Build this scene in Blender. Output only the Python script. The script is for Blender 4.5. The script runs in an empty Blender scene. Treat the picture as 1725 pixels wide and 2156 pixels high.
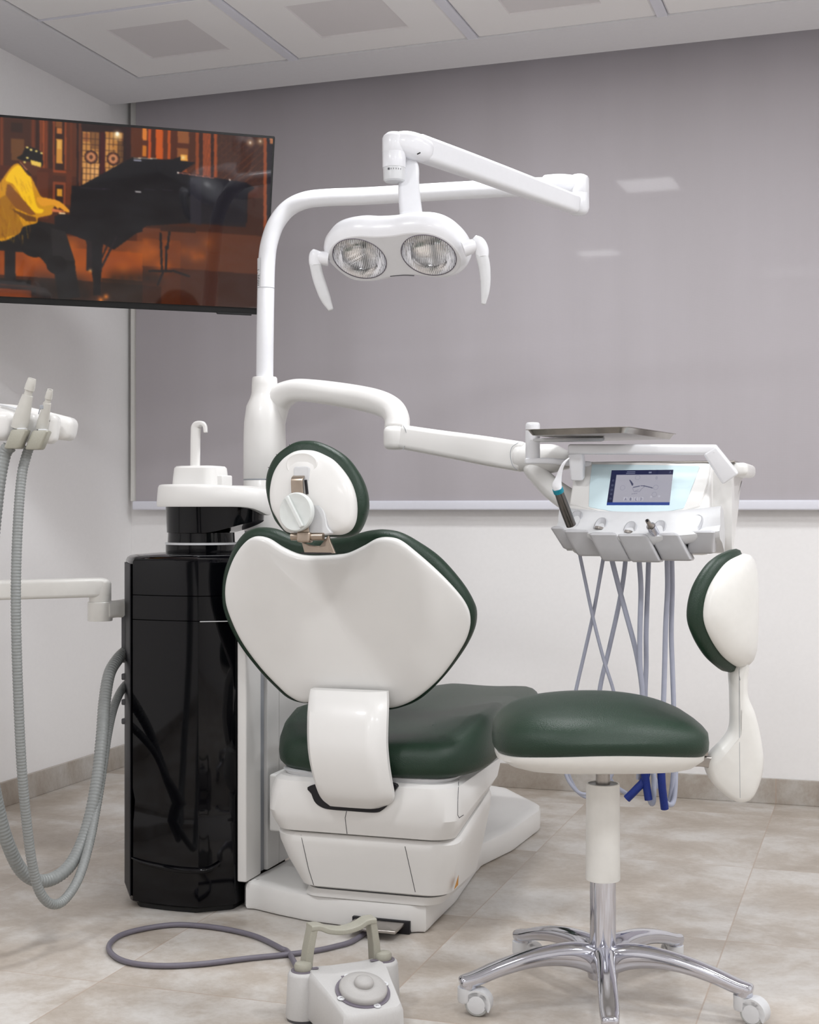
import bpy, math, random
import numpy as np
from mathutils import Vector, Matrix
from mathutils.geometry import tessellate_polygon
random.seed(7)
# ------------------------------------------------------------------ camera geometry
F, CX, HY = 3024.0, 862.5, 1072.0
TH = math.radians(18.25)
cT, sT = math.cos(TH), math.sin(TH)
CAM = Vector((0, 0, 1))
R_ = Vector((cT, sT, 0)); U_ = Vector((0, 0, 1)); A_ = Vector((-sT, cT, 0))   # right, up, away
def CF(x, up, Z): return CAM + R_*x + U_*up + A_*Z
def W(px, py, Z): return CF((px-CX)/F*Z, (HY-py)/F*Z, Z)
def ray(px, py): return W(px, py, 1)-CAM
def atX(px, py, X): d = ray(px, py); return CAM+d*(X/d.x)
def atY(px, py, Y): d = ray(px, py); return CAM+d*(Y/d.y)
def atZ(px, py, z): d = ray(px, py); return CAM+d*((z-1)/d.z)

# ------------------------------------------------------------------ materials
def lin(c): return tuple(((v/255)/12.92 if v/255 <= .04045 else ((v/255+.055)/1.055)**2.4) for v in c)+(1,)
def mat(name, col, rough=.4, metal=0, coat=0, bump=None, trans=0, ior=1.45, spec=.5, var=0, emis=None, estr=1):
    m = bpy.data.materials.new(name); m.use_nodes = True
    nt = m.node_tree; b = nt.nodes['Principled BSDF']
    b.inputs['Base Color'].default_value = lin(col); b.inputs['Roughness'].default_value = rough
    b.inputs['Metallic'].default_value = metal; b.inputs['Coat Weight'].default_value = coat
    b.inputs['Coat Roughness'].default_value = .06
    b.inputs['Transmission Weight'].default_value = trans; b.inputs['IOR'].default_value = ior
    b.inputs['Specular IOR Level'].default_value = spec
    if emis: b.inputs['Emission Color'].default_value = lin(emis); b.inputs['Emission Strength'].default_value = estr
    tc = nt.nodes.new('ShaderNodeTexCoord')
    if bump or var:
        nz = nt.nodes.new('ShaderNodeTexNoise'); nz.inputs['Scale'].default_value = (bump or (60, .1))[0]
        nz.inputs['Detail'].default_value = 4
        nt.links.new(tc.outputs['Object'], nz.inputs['Vector'])
        if bump:
            bp = nt.nodes.new('ShaderNodeBump'); bp.inputs['Strength'].default_value = bump[1]; bp.inputs['Distance'].default_value = .002
            nt.links.new(nz.outputs['Fac'], bp.inputs['Height']); nt.links.new(bp.outputs['Normal'], b.inputs['Normal'])
        if var:
            cr_ = nt.nodes.new('ShaderNodeValToRGB')
            cr_.color_ramp.elements[0].position = .3; cr_.color_ramp.elements[1].position = .7
            c = lin(col); cr_.color_ramp.elements[0].color = tuple(v*(1-var) for v in c[:3])+(1,); cr_.color_ramp.elements[1].color = tuple(min(1, v*(1+var)) for v in c[:3])+(1,)
            nt.links.new(nz.outputs['Fac'], cr_.inputs['Fac']); nt.links.new(cr_.outputs['Color'], b.inputs['Base Color'])
    return m
M = {}
M['white'] = mat('white_plastic', (222, 221, 219), .34, coat=.12, var=.015, bump=(9, .02))
M['lampwhite'] = mat('lamp_white', (226, 227, 231), .3, coat=.3, var=.01)
M['cream'] = mat('cream_plastic', (220, 219, 215), .35, coat=.15, var=.015)
M['lgrey'] = mat('light_grey_plastic', (206, 207, 209), .35, var=.02)
M['grey'] = mat('grey_plastic', (150, 154, 160), .4, var=.03)
M['knob'] = mat('frosted_knob', (212, 216, 214), .32, var=.02)
M['black'] = mat('black_gloss', (5, 5, 8), .06, var=.05, spec=.32)
M['dark'] = mat('dark_gap', (14, 13, 20), .5, var=.05)
M['dgrey'] = mat('dark_grey', (78, 78, 82), .45, var=.04)
M['green'] = mat('green_leather', (27, 48, 35), .40, bump=(420, .35), var=.05, spec=.42)
M['chrome'] = mat('chrome', (205, 206, 214), .09, 1, var=.01)
M['steel'] = mat('brushed_steel', (168, 163, 158), .28, 1, var=.06)
M['tan'] = mat('champagne_metal', (172, 158, 144), .32, 1, var=.05)
M['gun'] = mat('gunmetal', (110, 107, 105), .3, 1, var=.05)
M['hose'] = mat('grey_hose', (134, 137, 136), .4, var=.04)
M['tube'] = mat('blue_grey_tube', (164, 168, 184), .4, var=.03)
M['cord'] = mat('dark_cord', (106, 102, 112), .45, var=.04)
M['khaki'] = mat('khaki_plastic', (158, 156, 144), .5, bump=(300, .1), var=.03)
M['pgrey'] = mat('pale_grey_plastic', (190, 189, 188), .42, bump=(260, .06), var=.02)
M['beige'] = mat('beige_plastic', (192, 190, 184), .4, var=.02)
M['pad'] = mat('mauve_grey', (112, 106, 116), .5, var=.03)
M['wheel'] = mat('wheel_grey', (170, 172, 170), .4, var=.03)
M['blue'] = mat('blue_mesh', (8, 38, 118), .5, bump=(600, .5), var=.15)
M['cyan'] = mat('pale_cyan_glass', (205, 225, 231), .08, coat=.5, var=.01)
M['rubber'] = mat('black_rubber', (20, 20, 21), .6, var=.05)
M['yellow'] = mat('warning_yellow', (190, 130, 30), .5, var=.03)
M['paper'] = mat('paper_label', (205, 206, 208), .5, var=.02)
M['teal'] = mat('teal_ring', (22, 130, 150), .4, var=.03)
M['wallp'] = mat('wall_paint', (240, 239, 239), .85, bump=(90, .04), var=.01)
M['ceil'] = mat('ceiling_paint', (222, 222, 225), .9, var=.01)
M['tile'] = mat('ceiling_tile', (236, 235, 235), .8, bump=(500, .15), var=.015)
M['inset'] = mat('ceiling_inset', (218, 215, 216), .7, bump=(700, .2), var=.02)
M['bar'] = mat('painted_bar', (222, 223, 232), .4, var=.01)
M['glass'] = mat('clear_glass', (240, 244, 246), .03, trans=1, var=.005)

def node_mat(name):
    m = bpy.data.materials.new(name); m.use_nodes = True
    return m, m.node_tree, m.node_tree.nodes['Principled BSDF']
# floor: stone-look tiles with thin joints
def stone(name, tiles=True, dark=1.0):
    m, nt, b = node_mat(name); N = nt.nodes.new; L = nt.links.new
    geo = N('ShaderNodeNewGeometry'); sp = N('ShaderNodeSeparateXYZ'); L(geo.outputs['Position'], sp.inputs[0])
    def mth(op, a, bb=None, c=None):
        n = N('ShaderNodeMath'); n.operation = op
        for i, v in enumerate((a, bb, c)):
            if v is None: continue
            if isinstance(v, (int, float)): n.inputs[i].default_value = v
            else: L(v, n.inputs[i])
        return n.outputs[0]
    U, V = .615, .71
    fx = mth('FRACT', mth('DIVIDE', mth('ADD', sp.outputs[0], .96+U*20), U))
    fy = mth('FRACT', mth('DIVIDE', mth('ADD', sp.outputs[1], -4.10+V*20), V))
    ix = mth('FLOOR', mth('DIVIDE', mth('ADD', sp.outputs[0], .96+U*20), U))
    iy = mth('FLOOR', mth('DIVIDE', mth('ADD', sp.outputs[1], -4.10+V*20), V))
    dx = mth('MULTIPLY', mth('MINIMUM', fx, mth('SUBTRACT', 1, fx)), U)
    dy = mth('MULTIPLY', mth('MINIMUM', fy, mth('SUBTRACT', 1, fy)), V)
    d = mth('MINIMUM', dx, dy) if tiles else dx
    line = mth('LESS_THAN', d, .0016)
    cid = N('ShaderNodeCombineXYZ'); L(mth('MULTIPLY', ix, 13.7), cid.inputs[0]); L(mth('MULTIPLY', iy, 7.3), cid.inputs[1])
    ad = N('ShaderNodeVectorMath'); ad.operation = 'ADD'; L(geo.outputs['Position'], ad.inputs[0]); L(cid.outputs[0], ad.inputs[1])
    mp = N('ShaderNodeMapping'); L(ad.outputs[0], mp.inputs[0]); mp.inputs['Scale'].default_value = (1.5, 1.6, 1.2); mp.inputs['Rotation'].default_value = (0, 0, .5)
    n1 = N('ShaderNodeTexNoise'); n1.inputs['Scale'].default_value = 2.0; n1.inputs['Detail'].default_value = 9; n1.inputs['Roughness'].default_value = .68; n1.inputs['Distortion'].default_value = .25
    L(mp.outputs[0], n1.inputs['Vector'])
    n2 = N('ShaderNodeTexNoise'); n2.inputs['Scale'].default_value = 38; n2.inputs['Detail'].default_value = 8; n2.inputs['Roughness'].default_value = .7
    L(mp.outputs[0], n2.inputs['Vector'])
    r1 = N('ShaderNodeValToRGB'); L(n1.outputs['Fac'], r1.inputs['Fac'])
    e = r1.color_ramp.elements; e[0].position = .30; e[1].position = .72
    k = dark
    def sc(c): return tuple(v*k for v in lin(c)[:3])+(1,)
    e[0].color = sc((158, 146, 133)); e[1].color = sc((212, 210, 207))
    x = r1.color_ramp.elements.new(.47); x.color = sc((180, 171, 161))
    x = r1.color_ramp.elements.new(.57); x.color = sc((197, 192, 186))
    r2 = N('ShaderNodeValToRGB'); L(n2.outputs['Fac'], r2.inputs['Fac'])
    r2.color_ramp.elements[0].position = .3; r2.color_ramp.elements[0].color = (.80, .77, .74, 1)
    r2.color_ramp.elements[1].position = .55; r2.color_ramp.elements[1].color = (1, 1, 1, 1)
    mx = N('ShaderNodeMix'); mx.data_type = 'RGBA'; mx.blend_type = 'MULTIPLY'; mx.inputs[0].default_value = .55
    L(r1.outputs[0], mx.inputs[6]); L(r2.outputs[0], mx.inputs[7])
    m2 = N('ShaderNodeMix'); m2.data_type = 'RGBA'; L(mth('MULTIPLY', line, .7), m2.inputs[0]); L(mx.outputs[2], m2.inputs[6]); m2.inputs[7].default_value = lin((168, 148, 132))
    L(m2.outputs[2], b.inputs['Base Color']); b.inputs['Roughness'].default_value = .38; b.inputs['Specular IOR Level'].default_value = .4
    bp = N('ShaderNodeBump'); bp.inputs['Strength'].default_value = .12; bp.inputs['Distance'].default_value = .002
    L(n2.outputs['Fac'], bp.inputs['Height']); L(bp.outputs[0], b.inputs['Normal'])
    return m
M['floor'] = stone('stone_floor'); M['skirt'] = stone('stone_skirting', False, .82)
# blind fabric: fine weave, faint vertical unevenness, slight sheen
m, nt, b = node_mat('blind_fabric'); N = nt.nodes.new; L = nt.links.new
tc = N('ShaderNodeTexCoord'); n1 = N('ShaderNodeTexNoise'); mp = N('ShaderNodeMapping'); mp.inputs['Scale'].default_value = (1.2, 1, .15)
L(tc.outputs['Object'], mp.inputs[0]); L(mp.outputs[0], n1.inputs['Vector']); n1.inputs['Scale'].default_value = 3; n1.inputs['Detail'].default_value = 6
r1 = N('ShaderNodeValToRGB'); r1.color_ramp.elements[0].position = .3; r1.color_ramp.elements[1].position = .7
r1.color_ramp.elements[0].color = lin((176, 171, 175)); r1.color_ramp.elements[1].color = lin((183, 178, 183))
L(n1.outputs['Fac'], r1.inputs['Fac']); L(r1.outputs[0], b.inputs['Base Color'])
b.inputs['Roughness'].default_value = .6; b.inputs['Coat Weight'].default_value = .035; b.inputs['Coat Roughness'].default_value = .05
w1 = N('ShaderNodeTexWave'); w1.bands_direction = 'X'; w1.inputs['Scale'].default_value = 160; L(tc.outputs['Object'], w1.inputs['Vector'])
w2 = N('ShaderNodeTexWave'); w2.bands_direction = 'Z'; w2.inputs['Scale'].default_value = 160; L(tc.outputs['Object'], w2.inputs['Vector'])
ad = N('ShaderNodeMath'); ad.operation = 'ADD'; L(w1.outputs['Fac'], ad.inputs[0]); L(w2.outputs['Fac'], ad.inputs[1])
bp = N('ShaderNodeBump'); bp.inputs['Strength'].default_value = .1; bp.inputs['Distance'].default_value = .001; L(ad.outputs[0], bp.inputs['Height']); L(bp.outputs[0], b.inputs['Normal'])
M['blind'] = m
def screen_mat(name, strength, coatr=.03, spec=.5):
    m, nt, b = node_mat(name); a = nt.nodes.new('ShaderNodeVertexColor'); a.layer_name = 'Col'
    nt.links.new(a.outputs['Color'], b.inputs['Emission Color']); b.inputs['Emission Strength'].default_value = strength
    b.inputs['Base Color'].default_value = (.004, .004, .005, 1); b.inputs['Roughness'].default_value = coatr; b.inputs['Specular IOR Level'].default_value = spec
    return m
M['tvpic'] = screen_mat('television_picture', .95, .04); M['ui'] = screen_mat('console_picture', .75, .12, .4)
# ribbed lens
m, nt, b = node_mat('ribbed_lens'); N = nt.nodes.new; L = nt.links.new
b.inputs['Transmission Weight'].default_value = 1; b.inputs['Roughness'].default_value = .02; b.inputs['Base Color'].default_value = (1, 1, 1, 1); b.inputs['IOR'].default_value = 1.12
tc = N('ShaderNodeTexCoord'); at = N('ShaderNodeAttribute'); at.attribute_name = 'rib'
w1 = N('ShaderNodeMath'); w1.operation = 'SINE'; ml = N('ShaderNodeMath'); ml.operation = 'MULTIPLY'; ml.inputs[1].default_value = 1500
L(at.outputs['Fac'], ml.inputs[0]); L(ml.outputs[0], w1.inputs[0])
bp = N('ShaderNodeBump'); bp.inputs['Strength'].default_value = 1; bp.inputs['Distance'].default_value = .0009; L(w1.outputs[0], bp.inputs['Height']); L(bp.outputs[0], b.inputs['Normal'])
M['lens'] = m
M['reflector'] = mat('mirror_reflector', (250, 250, 252), .08, 1, var=.01)

# ------------------------------------------------------------------ mesh builder
MW = {}
def cr(pts, sub=8, closed=False):
    pts = [tuple(p) for p in pts]; n = len(pts); out = []
    def P(i): return pts[i % n] if closed else pts[max(0, min(n-1, i))]
    segs = n if closed else n-1
    for i in range(segs):
        p0, p1, p2, p3 = P(i-1), P(i), P(i+1), P(i+2)
        if not closed:
            if i == 0: p0 = tuple(2*a-b_ for a, b_ in zip(p1, p2))
            if i == n-2: p3 = tuple(2*a-b_ for a, b_ in zip(p2, p1))
        for k in range(sub):
            t = k/sub
            out.append(tuple(.5*((2*b_)+(-a+c)*t+(2*a-5*b_+4*c-d)*t*t+(-a+3*b_-3*c+d)*t**3) for a, b_, c, d in zip(p0, p1, p2, p3)))
    if not closed: out.append(pts[-1])
    return out
def resample(pts, n):
    P = [Vector(p) for p in pts]; P.append(P[0]); Ls = [0]
    for a, b_ in zip(P, P[1:]): Ls.append(Ls[-1]+(b_-a).length)
    T = Ls[-1]; out = []; j = 0
    for k in range(n):
        s = T*k/n
        while Ls[j+1] < s: j += 1
        t = (s-Ls[j])/max(1e-9, Ls[j+1]-Ls[j]); out.append(P[j].lerp(P[j+1], t))
    return out
def rrect(w, h, r, n=5):
    r = min(r, w/2-1e-5, h/2-1e-5); o = []
    for cx, cy, a0 in ((w/2-r, h/2-r, 0), (-w/2+r, h/2-r, 90), (-w/2+r, -h/2+r, 180), (w/2-r, -h/2+r, 270)):
        for k in range(n+1):
            a = math.radians(a0+90*k/n); o.append((cx+r*math.cos(a), cy+r*math.sin(a)))
    return o
class PL:
    def __init__(s, O, A, B): s.O = Vector(O); s.A = Vector(A).normalized(); s.B = Vector(B); s.B = (s.B-s.A*s.B.dot(s.A)).normalized(); s.N = s.A.cross(s.B)
    def px(s, x, y):
        d = ray(x, y); t = (s.O-CAM).dot(s.N)/d.dot(s.N); p = CAM+d*t-s.O; return (p.dot(s.A), p.dot(s.B))
    def w(s, a, b_, d=0): return s.O+s.A*a+s.B*b_+s.N*d
    def pts(s, L_, ox=0, oy=0, k=1): return [s.px(ox+k*a, oy+k*b_) for a, b_ in L_]
class MB:
    def __init__(s, mt=None): s.v = []; s.f = []; s.fm = []; s.mats = []; s.cm = 0; s.rib = None
    def use(s, mt):
        if mt not in s.mats: s.mats.append(mt)
        s.cm = s.mats.index(mt); return s
    def face(s, f): s.f.append(f); s.fm.append(s.cm)
    def loft(s, rings, c0=True, c1=True, closed=True, loop=False):
        base = len(s.v); n = len(rings[0])
        for r in rings: s.v += [Vector(p) for p in r]
        m_ = len(rings)
        for i in range(m_ if loop else m_-1):
            for j in range(n if closed else n-1):
                a = base+i*n+j; b_ = base+i*n+(j+1) % n; i2 = (i+1) % m_
                s.face((a, b_, base+i2*n+(j+1) % n, base+i2*n+j))
        for cap, i in ((c0, 0), (c1, m_-1)):
            if cap and closed:
                c = sum((Vector(p) for p in rings[i]), Vector())/n; s.v.append(c); ci = len(s.v)-1
                for j in range(n):
                    a = base+i*n+j; b_ = base+i*n+(j+1) % n
                    s.face((b_, a, ci) if i == 0 else (a, b_, ci))
        return s
    def tube(s, path, r, n=14, sub=8, smooth=True, rib=None, cap=True):
        k = len(path); rs = r if isinstance(r, (list, tuple)) else [r]*k
        q = [tuple(p)+(rr,) for p, rr in zip(path, rs)]
        if smooth and k > 2: q = cr(q, sub)
        if rib:    # resample densely for corrugation
            P = [Vector(a[:3]) for a in q]; L_ = [0]
            for a, b_ in zip(P, P[1:]): L_.append(L_[-1]+(b_-a).length)
            T = L_[-1]; cnt = int(T/rib*4); nq = []; j = 0
            for i in range(cnt+1):
                d = T*i/cnt
                while j < len(P)-2 and L_[j+1] < d: j += 1
                t = (d-L_[j])/max(1e-9, L_[j+1]-L_[j])
                nq.append(tuple(P[j].lerp(P[j+1], t))+((q[j][3]*(1-t)+q[j+1][3]*t)*(1 if i % 4 in (0, 1) else .925),))
            q = nq
        P = [Vector(a[:3]) for a in q]; rr = [a[3] for a in q]
        t0 = (P[1]-P[0]).normalized(); up = Vector((0, 0, 1)) if abs(t0.z) < .9 else Vector((1, 0, 0))
        sd = t0.cross(up).normalized(); rings = []
        for i, p in enumerate(P):
            t = (P[min(i+1, len(P)-1)]-P[max(i-1, 0)]).normalized()
            sd = (sd-t*sd.dot(t)).normalized(); u2 = sd.cross(t)
            rings.append([p+(sd*math.cos(2*math.pi*j/n)+u2*math.sin(2*math.pi*j/n))*rr[i] for j in range(n)])
        return s.loft(rings, cap, cap)
    def sweep(s, path, wh, side, rad=.4, sub=8, ends=.3, smooth=True):
        """rounded-rectangle section swept along path; side = fixed side direction; wh = (w along side, h)"""
        q = [tuple(p)+tuple(x) for p, x in zip(path, wh)]
        if smooth and len(q) > 2: q = cr(q, sub)
        P = [Vector(a[:3]) for a in q]; side = Vector(side).normalized(); rings = []
        ext = []
        for i, p in enumerate(P):
            t = (P[min(i+1, len(P)-1)]-P[max(i-1, 0)]).normalized()
            sd = (side-t*side.dot(t)).normalized(); u2 = sd.cross(t)
            ext.append((p, t, sd, u2, q[i][3], q[i][4]))
        e0, e1 = ext[0], ext[-1]
        def rg(p, t, sd, u2, w, h, k=1, off=0):
            rr = rad*min(w, h)*k
            return [p+t*off+sd*a+u2*b_ for a, b_ in rrect(w*k+(0), h*k, rr)]
        def capr(e, sign):
            p, t, sd, u2, w, h = e; d = ends*min(w, h); o = []
            for k in range(1, 5):
                a = math.pi/2*k/4; ins = d*(1-math.cos(a)); o.append([p+t*sign*d*math.sin(a)+sd*x+u2*y for x, y in rrect(w-2*ins, h-2*ins, max(1e-4, rad*min(w, h)-ins*.7))])
            return o
        if ends: rings += capr(e0, -1)[::-1]
        rings += [rg(*e) for e in ext]
        if ends: rings += capr(e1, 1)
        return s.loft(rings)
    def lathe(s, prof, O, ax=(0, 0, 1), n=40, cap=True):
        ax = Vector(ax).normalized(); h = Vector((1, 0, 0)) if abs(ax.x) < .9 else Vector((0, 1, 0))
        a = ax.cross(h).normalized(); b_ = ax.cross(a); O = Vector(O)
        return s.loft([[O+ax*z+(a*math.cos(2*math.pi*j/n)+b_*math.sin(2*math.pi*j/n))*max(r, 1e-4) for j in range(n)] for r, z in prof], cap, cap)
    def rbox(s, c, size, r=.01, e=None, A=(1, 0, 0), B=(0, 1, 0), seg=4):
        c = Vector(c); A = Vector(A).normalized(); B = Vector(B).normalized(); Nn = A.cross(B); w, h, d = size; e = min(r, d/2-1e-5) if e is None else e; rings = []
        st = [(e*(1-math.sin(math.pi/2*k/seg)), -d/2+e*(1-math.cos(math.pi/2*k/seg))) for k in range(seg+1)]
        st += [(i_, -z) for i_, z in st[::-1]]
        for ins, z in st: rings.append([c+A*x+B*y+Nn*z for x, y in rrect(w-2*ins, h-2*ins, max(r-ins*.6, 2e-4))])
        return s.loft(rings)
    def box(s, lo, hi, r=.002):
        lo, hi = Vector(lo), Vector(hi); return s.rbox((lo+hi)/2, hi-lo, r)
    def pad(s, out, fr, layers, n=96, sharp=False, c0=True, c1=True, tess=False):
        o = resample(out if sharp else cr(out, 10, True), n); o = [Vector((p[0], p[1])) for p in o]
        area = sum(o[i].x*o[(i+1) % n].y-o[(i+1) % n].x*o[i].y for i in range(n))
        if area < 0: o.reverse()
        nr = []
        for i in range(n):
            t = o[(i+1) % n]-o[i-1]; nr.append(Vector((t.y, -t.x)).normalized())
        c = sum(o, Vector((0, 0)))/n; rings = []
        for ins, scl, d in layers:
            rings.append([fr(*((c+(p-nn*ins-c)*scl)), d) for p, nn in zip(o, nr)])
        if tess:
            s.loft(rings, c0, False); p2 = [Vector((p.x-q_.x*layers[-1][0], p.y-q_.y*layers[-1][0], 0)) for p, q_ in zip(o, nr)]
            b0 = len(s.v); s.v += [Vector(v) for v in rings[-1]]
            for t in tessellate_polygon([p2]): s.face(tuple(b0+i for i in t))
            return s
        return s.loft(rings, c0, c1)
    def vloft(s, levels, n=6):
        """levels: (z, x0, x1, y0, y1, r)"""
        return s.loft([[Vector(((x0+x1)/2+a, (y0+y1)/2+b_, z)) for a, b_ in rrect(x1-x0, y1-y0, r, n)] for z, x0, x1, y0, y1, r in levels])
    def poly(s, pts):
        b0 = len(s.v); s.v += [Vector(p) for p in pts]; s.face(tuple(range(b0, b0+len(pts)))); return s
    def build(s, name, parent=None, mt=None, ang=32, smooth=True):
        if mt is not None and not s.mats: s.mats = [mt]
        inv = MW[parent.name].inverted() if parent is not None else Matrix()
        if parent is None:
            lo = Vector((min(v.x for v in s.v), min(v.y for v in s.v), min(v.z for v in s.v))); hi = Vector((max(v.x for v in s.v), max(v.y for v in s.v), max(v.z for v in s.v)))
            org = Vector(((lo.x+hi.x)/2, (lo.y+hi.y)/2, lo.z)); inv = Matrix.Translation(-org)
        me = bpy.data.meshes.new(name); me.from_pydata([tuple(inv @ v) for v in s.v], [], s.f)
        for k in s.mats: me.materials.append(M[k] if isinstance(k, str) else k)
        me.polygons.foreach_set('material_index', s.fm)
        if smooth:
            me.polygons.foreach_set('use_smooth', [True]*len(s.f))
            me.set_sharp_from_angle(angle=math.radians(ang))
        me.update()
        o = bpy.data.objects.new(name, me); bpy.context.scene.collection.objects.link(o)
        if parent is not None: o.parent = parent; MW[o.name] = MW[parent.name].copy()
        else: o.location = org; MW[o.name] = Matrix.Translation(org)
        return o
from mathutils.bvhtree import BVHTree
BV = {}
def onsurf(o, px, py, off=.0006):
    if o.name not in BV:
        w_ = MW[o.name]; BV[o.name] = BVHTree.FromPolygons([w_ @ v.co for v in o.data.vertices], [tuple(p.vertices) for p in o.data.polygons])
    d = ray(px, py).normalized(); h, nn_, i, t = BV[o.name].ray_cast(CAM, d)
    if h is None: return None
    if nn_.dot(d) > 0: nn_ = -nn_
    return h+nn_*off
def sline(name, par, o, pts, r=.0009, m='dgrey', off=0.0):
    q = []
    for (x0, y0), (x1, y1) in zip(pts, pts[1:]):
        for k in range(6): q.append((x0+(x1-x0)*k/6, y0+(y1-y0)*k/6))
    q.append(pts[-1]); P = [onsurf(o, x, y, off) for x, y in q]; P = [p for p in P if p is not None]
    if len(P) > 1: return MB().use(m).tube(P, r, n=6, smooth=False).build(name, par)
def B(mt): return MB().use(mt)
def thing(name, label, cat, loc, rz=0, group=None):
    o = bpy.data.objects.new(name, None); bpy.context.scene.collection.objects.link(o)
    o.location = loc; o.rotation_euler = (0, 0, rz); o['label'] = label; o['category'] = cat
    if group: o['group'] = group
    o.empty_display_size = .1
    MW[o.name] = Matrix.Translation(Vector(loc)) @ Matrix.Rotation(rz, 4, 'Z'); return o
def tag(o, label, cat, group=None):
    o['label'] = label; o['category'] = cat
    if group: o['group'] = group
    return o
def struct(o): o['kind'] = 'structure'; return o

# ------------------------------------------------------------------ rasteriser for pictures shown on screens
class Ras:
    def __init__(s, w, h, W_, H_, bg):
        s.w, s.h, s.W, s.H = w, h, W_, H_      # pixels, metres
        s.im = np.zeros((h, w, 3)); s.im[:] = np.array(bg)/255
        s.xx, s.yy = np.meshgrid((np.arange(w)+.5)/w*W_, (np.arange(h)+.5)/h*H_)   # x right, y down
    def _put(s, mk, col, a=1): s.im[mk] = s.im[mk]*(1-a)+np.array(col)/255*a
    def poly(s, pts, col, a=1):
        ins = np.zeros(s.xx.shape, bool); n = len(pts)
        for i in range(n):
            x0, y0 = pts[i]; x1, y1 = pts[(i+1) % n]
            if y0 == y1: continue
            c = ((y0 > s.yy) != (y1 > s.yy)) & (s.xx < (x1-x0)*(s.yy-y0)/(y1-y0)+x0); ins ^= c
        s._put(ins, col, a)
    def line(s, p, q, wd, col, a=1):
        dx, dy = q[0]-p[0], q[1]-p[1]; L2 = dx*dx+dy*dy+1e-12
        t = np.clip(((s.xx-p[0])*dx+(s.yy-p[1])*dy)/L2, 0, 1)
        s._put(np.hypot(s.xx-p[0]-t*dx, s.yy-p[1]-t*dy) < wd/2, col, a)
    def ell(s, c, rx, ry, col, a=1, ring=None):
        d = np.hypot((s.xx-c[0])/rx, (s.yy-c[1])/ry); mk = d < 1
        if ring: mk &= d > 1-ring/rx
        s._put(mk, col, a)
    def glow(s, c, r, col, a=1):
        d = np.hypot(s.xx-c[0], s.yy-c[1])/r; k = (np.clip(1-d, 0, 1)**2*a)[..., None]; s.im = s.im*(1-k)+np.array(col)/255*k
    def blur(s):
        im = s.im; p = np.pad(im, ((1, 1), (1, 1), (0, 0)), 'edge')
        s.im = (4*p[1:-1, 1:-1]+2*(p[:-2, 1:-1]+p[2:, 1:-1]+p[1:-1, :-2]+p[1:-1, 2:])+p[:-2, :-2]+p[2:, 2:]+p[:-2, 2:]+p[2:, :-2])/16
def picture(name, ras, fr, parent, mt):
    """grid mesh of the picture; fr(x,y_down)->world"""
    w, h = ras.w, ras.h; inv = MW[parent.name].inverted()
    O = inv @ fr(0, 0); X = (inv @ fr(ras.W, 0))-O; Y = (inv @ fr(0, ras.H))-O
    i, j = np.meshgrid(np.arange(w)/(w-1), np.arange(h)/(h-1))
    co = np.array(O)+i[..., None]*np.array(X)+j[..., None]*np.array(Y); co = co.reshape(-1, 3)
    me = bpy.data.meshes.new(name); nf = (w-1)*(h-1)
    me.vertices.add(w*h); me.vertices.foreach_set('co', co.ravel())
    a = (np.arange(h-1)[:, None]*w+np.arange(w-1)[None, :]).ravel()
    q = np.stack([a, a+w, a+w+1, a+1], 1)
    me.loops.add(nf*4); me.loops.foreach_set('vertex_index', q.ravel()); me.polygons.add(nf)
    me.polygons.foreach_set('loop_start', np.arange(nf)*4)
    me.update(calc_edges=True)
    at = me.color_attributes.new('Col', 'FLOAT_COLOR', 'POINT')
    c = np.clip(ras.im, 0, 1).reshape(-1, 3); c = np.where(c <= .04045, c/12.92, ((c+.055)/1.055)**2.4)
    at.data.foreach_set('color', np.concatenate([c, np.ones((len(c), 1))], 1).ravel())
    me.materials.append(mt); o = bpy.data.objects.new(name, me); bpy.context.scene.collection.objects.link(o)
    o.parent = parent; MW[o.name] = MW[parent.name].copy(); return o

# ================================================================== SETTING
LX, BY, RX, FY, CZ = -2.81, 5.025, 2.1, -1.2, 2.545
struct(MB().use('floor').box((LX-.1, FY-.1, -.1), (RX+.1, BY+.1, 0), .001).build('floor'))
def wall(name, lo, hi): return struct(MB().use('wallp').box(lo, hi, .001).build(name))
wall('wall_back', (LX-.12, BY, 0), (RX+.12, BY+.12, 2.9)); wall('wall_left', (LX-.12, FY, 0), (LX, BY, 2.9))
wall('wall_right', (RX, FY, 0), (RX+.12, BY, 2.9)); wall('wall_front', (LX-.12, FY-.12, 0), (RX+.12, FY, 2.9))
def ev(u): return 4.60-.036*(u+2.548)       # where the ceiling panels end
def pv(u): return 4.858-.022*(u+2.81)       # edge of the plaster border over the blind
cb = MB().use('ceil')
def slab(mb, pts, z0, z1):
    r = [[Vector((x, y, z0)) for x, y in pts], [Vector((x, y, z1)) for x, y in pts]]; mb.loft(r)
slab(cb, [(LX, FY), (-2.548, FY), (-2.548, ev(-2.548)), (LX, ev(LX))], CZ, CZ+.12)
slab(cb, [(LX, ev(LX)), (RX, ev(RX)), (RX, pv(RX)), (LX, pv(LX))], CZ, CZ+.12)
slab(cb, [(-2.548, FY), (RX, FY), (RX, 3.30), (-2.548, 3.30)], CZ+.012, CZ+.12)
slab(cb, [(-2.548, 3.30), (RX, 3.30), (RX, ev(RX)), (-2.548, ev(-2.548))], CZ+.03, CZ+.12)
slab(cb, [(LX, 4.7), (RX, 4.7), (RX, BY), (LX, BY)], 2.80, 2.9)
struct(cb.build('ceiling', ang=10))
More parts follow.
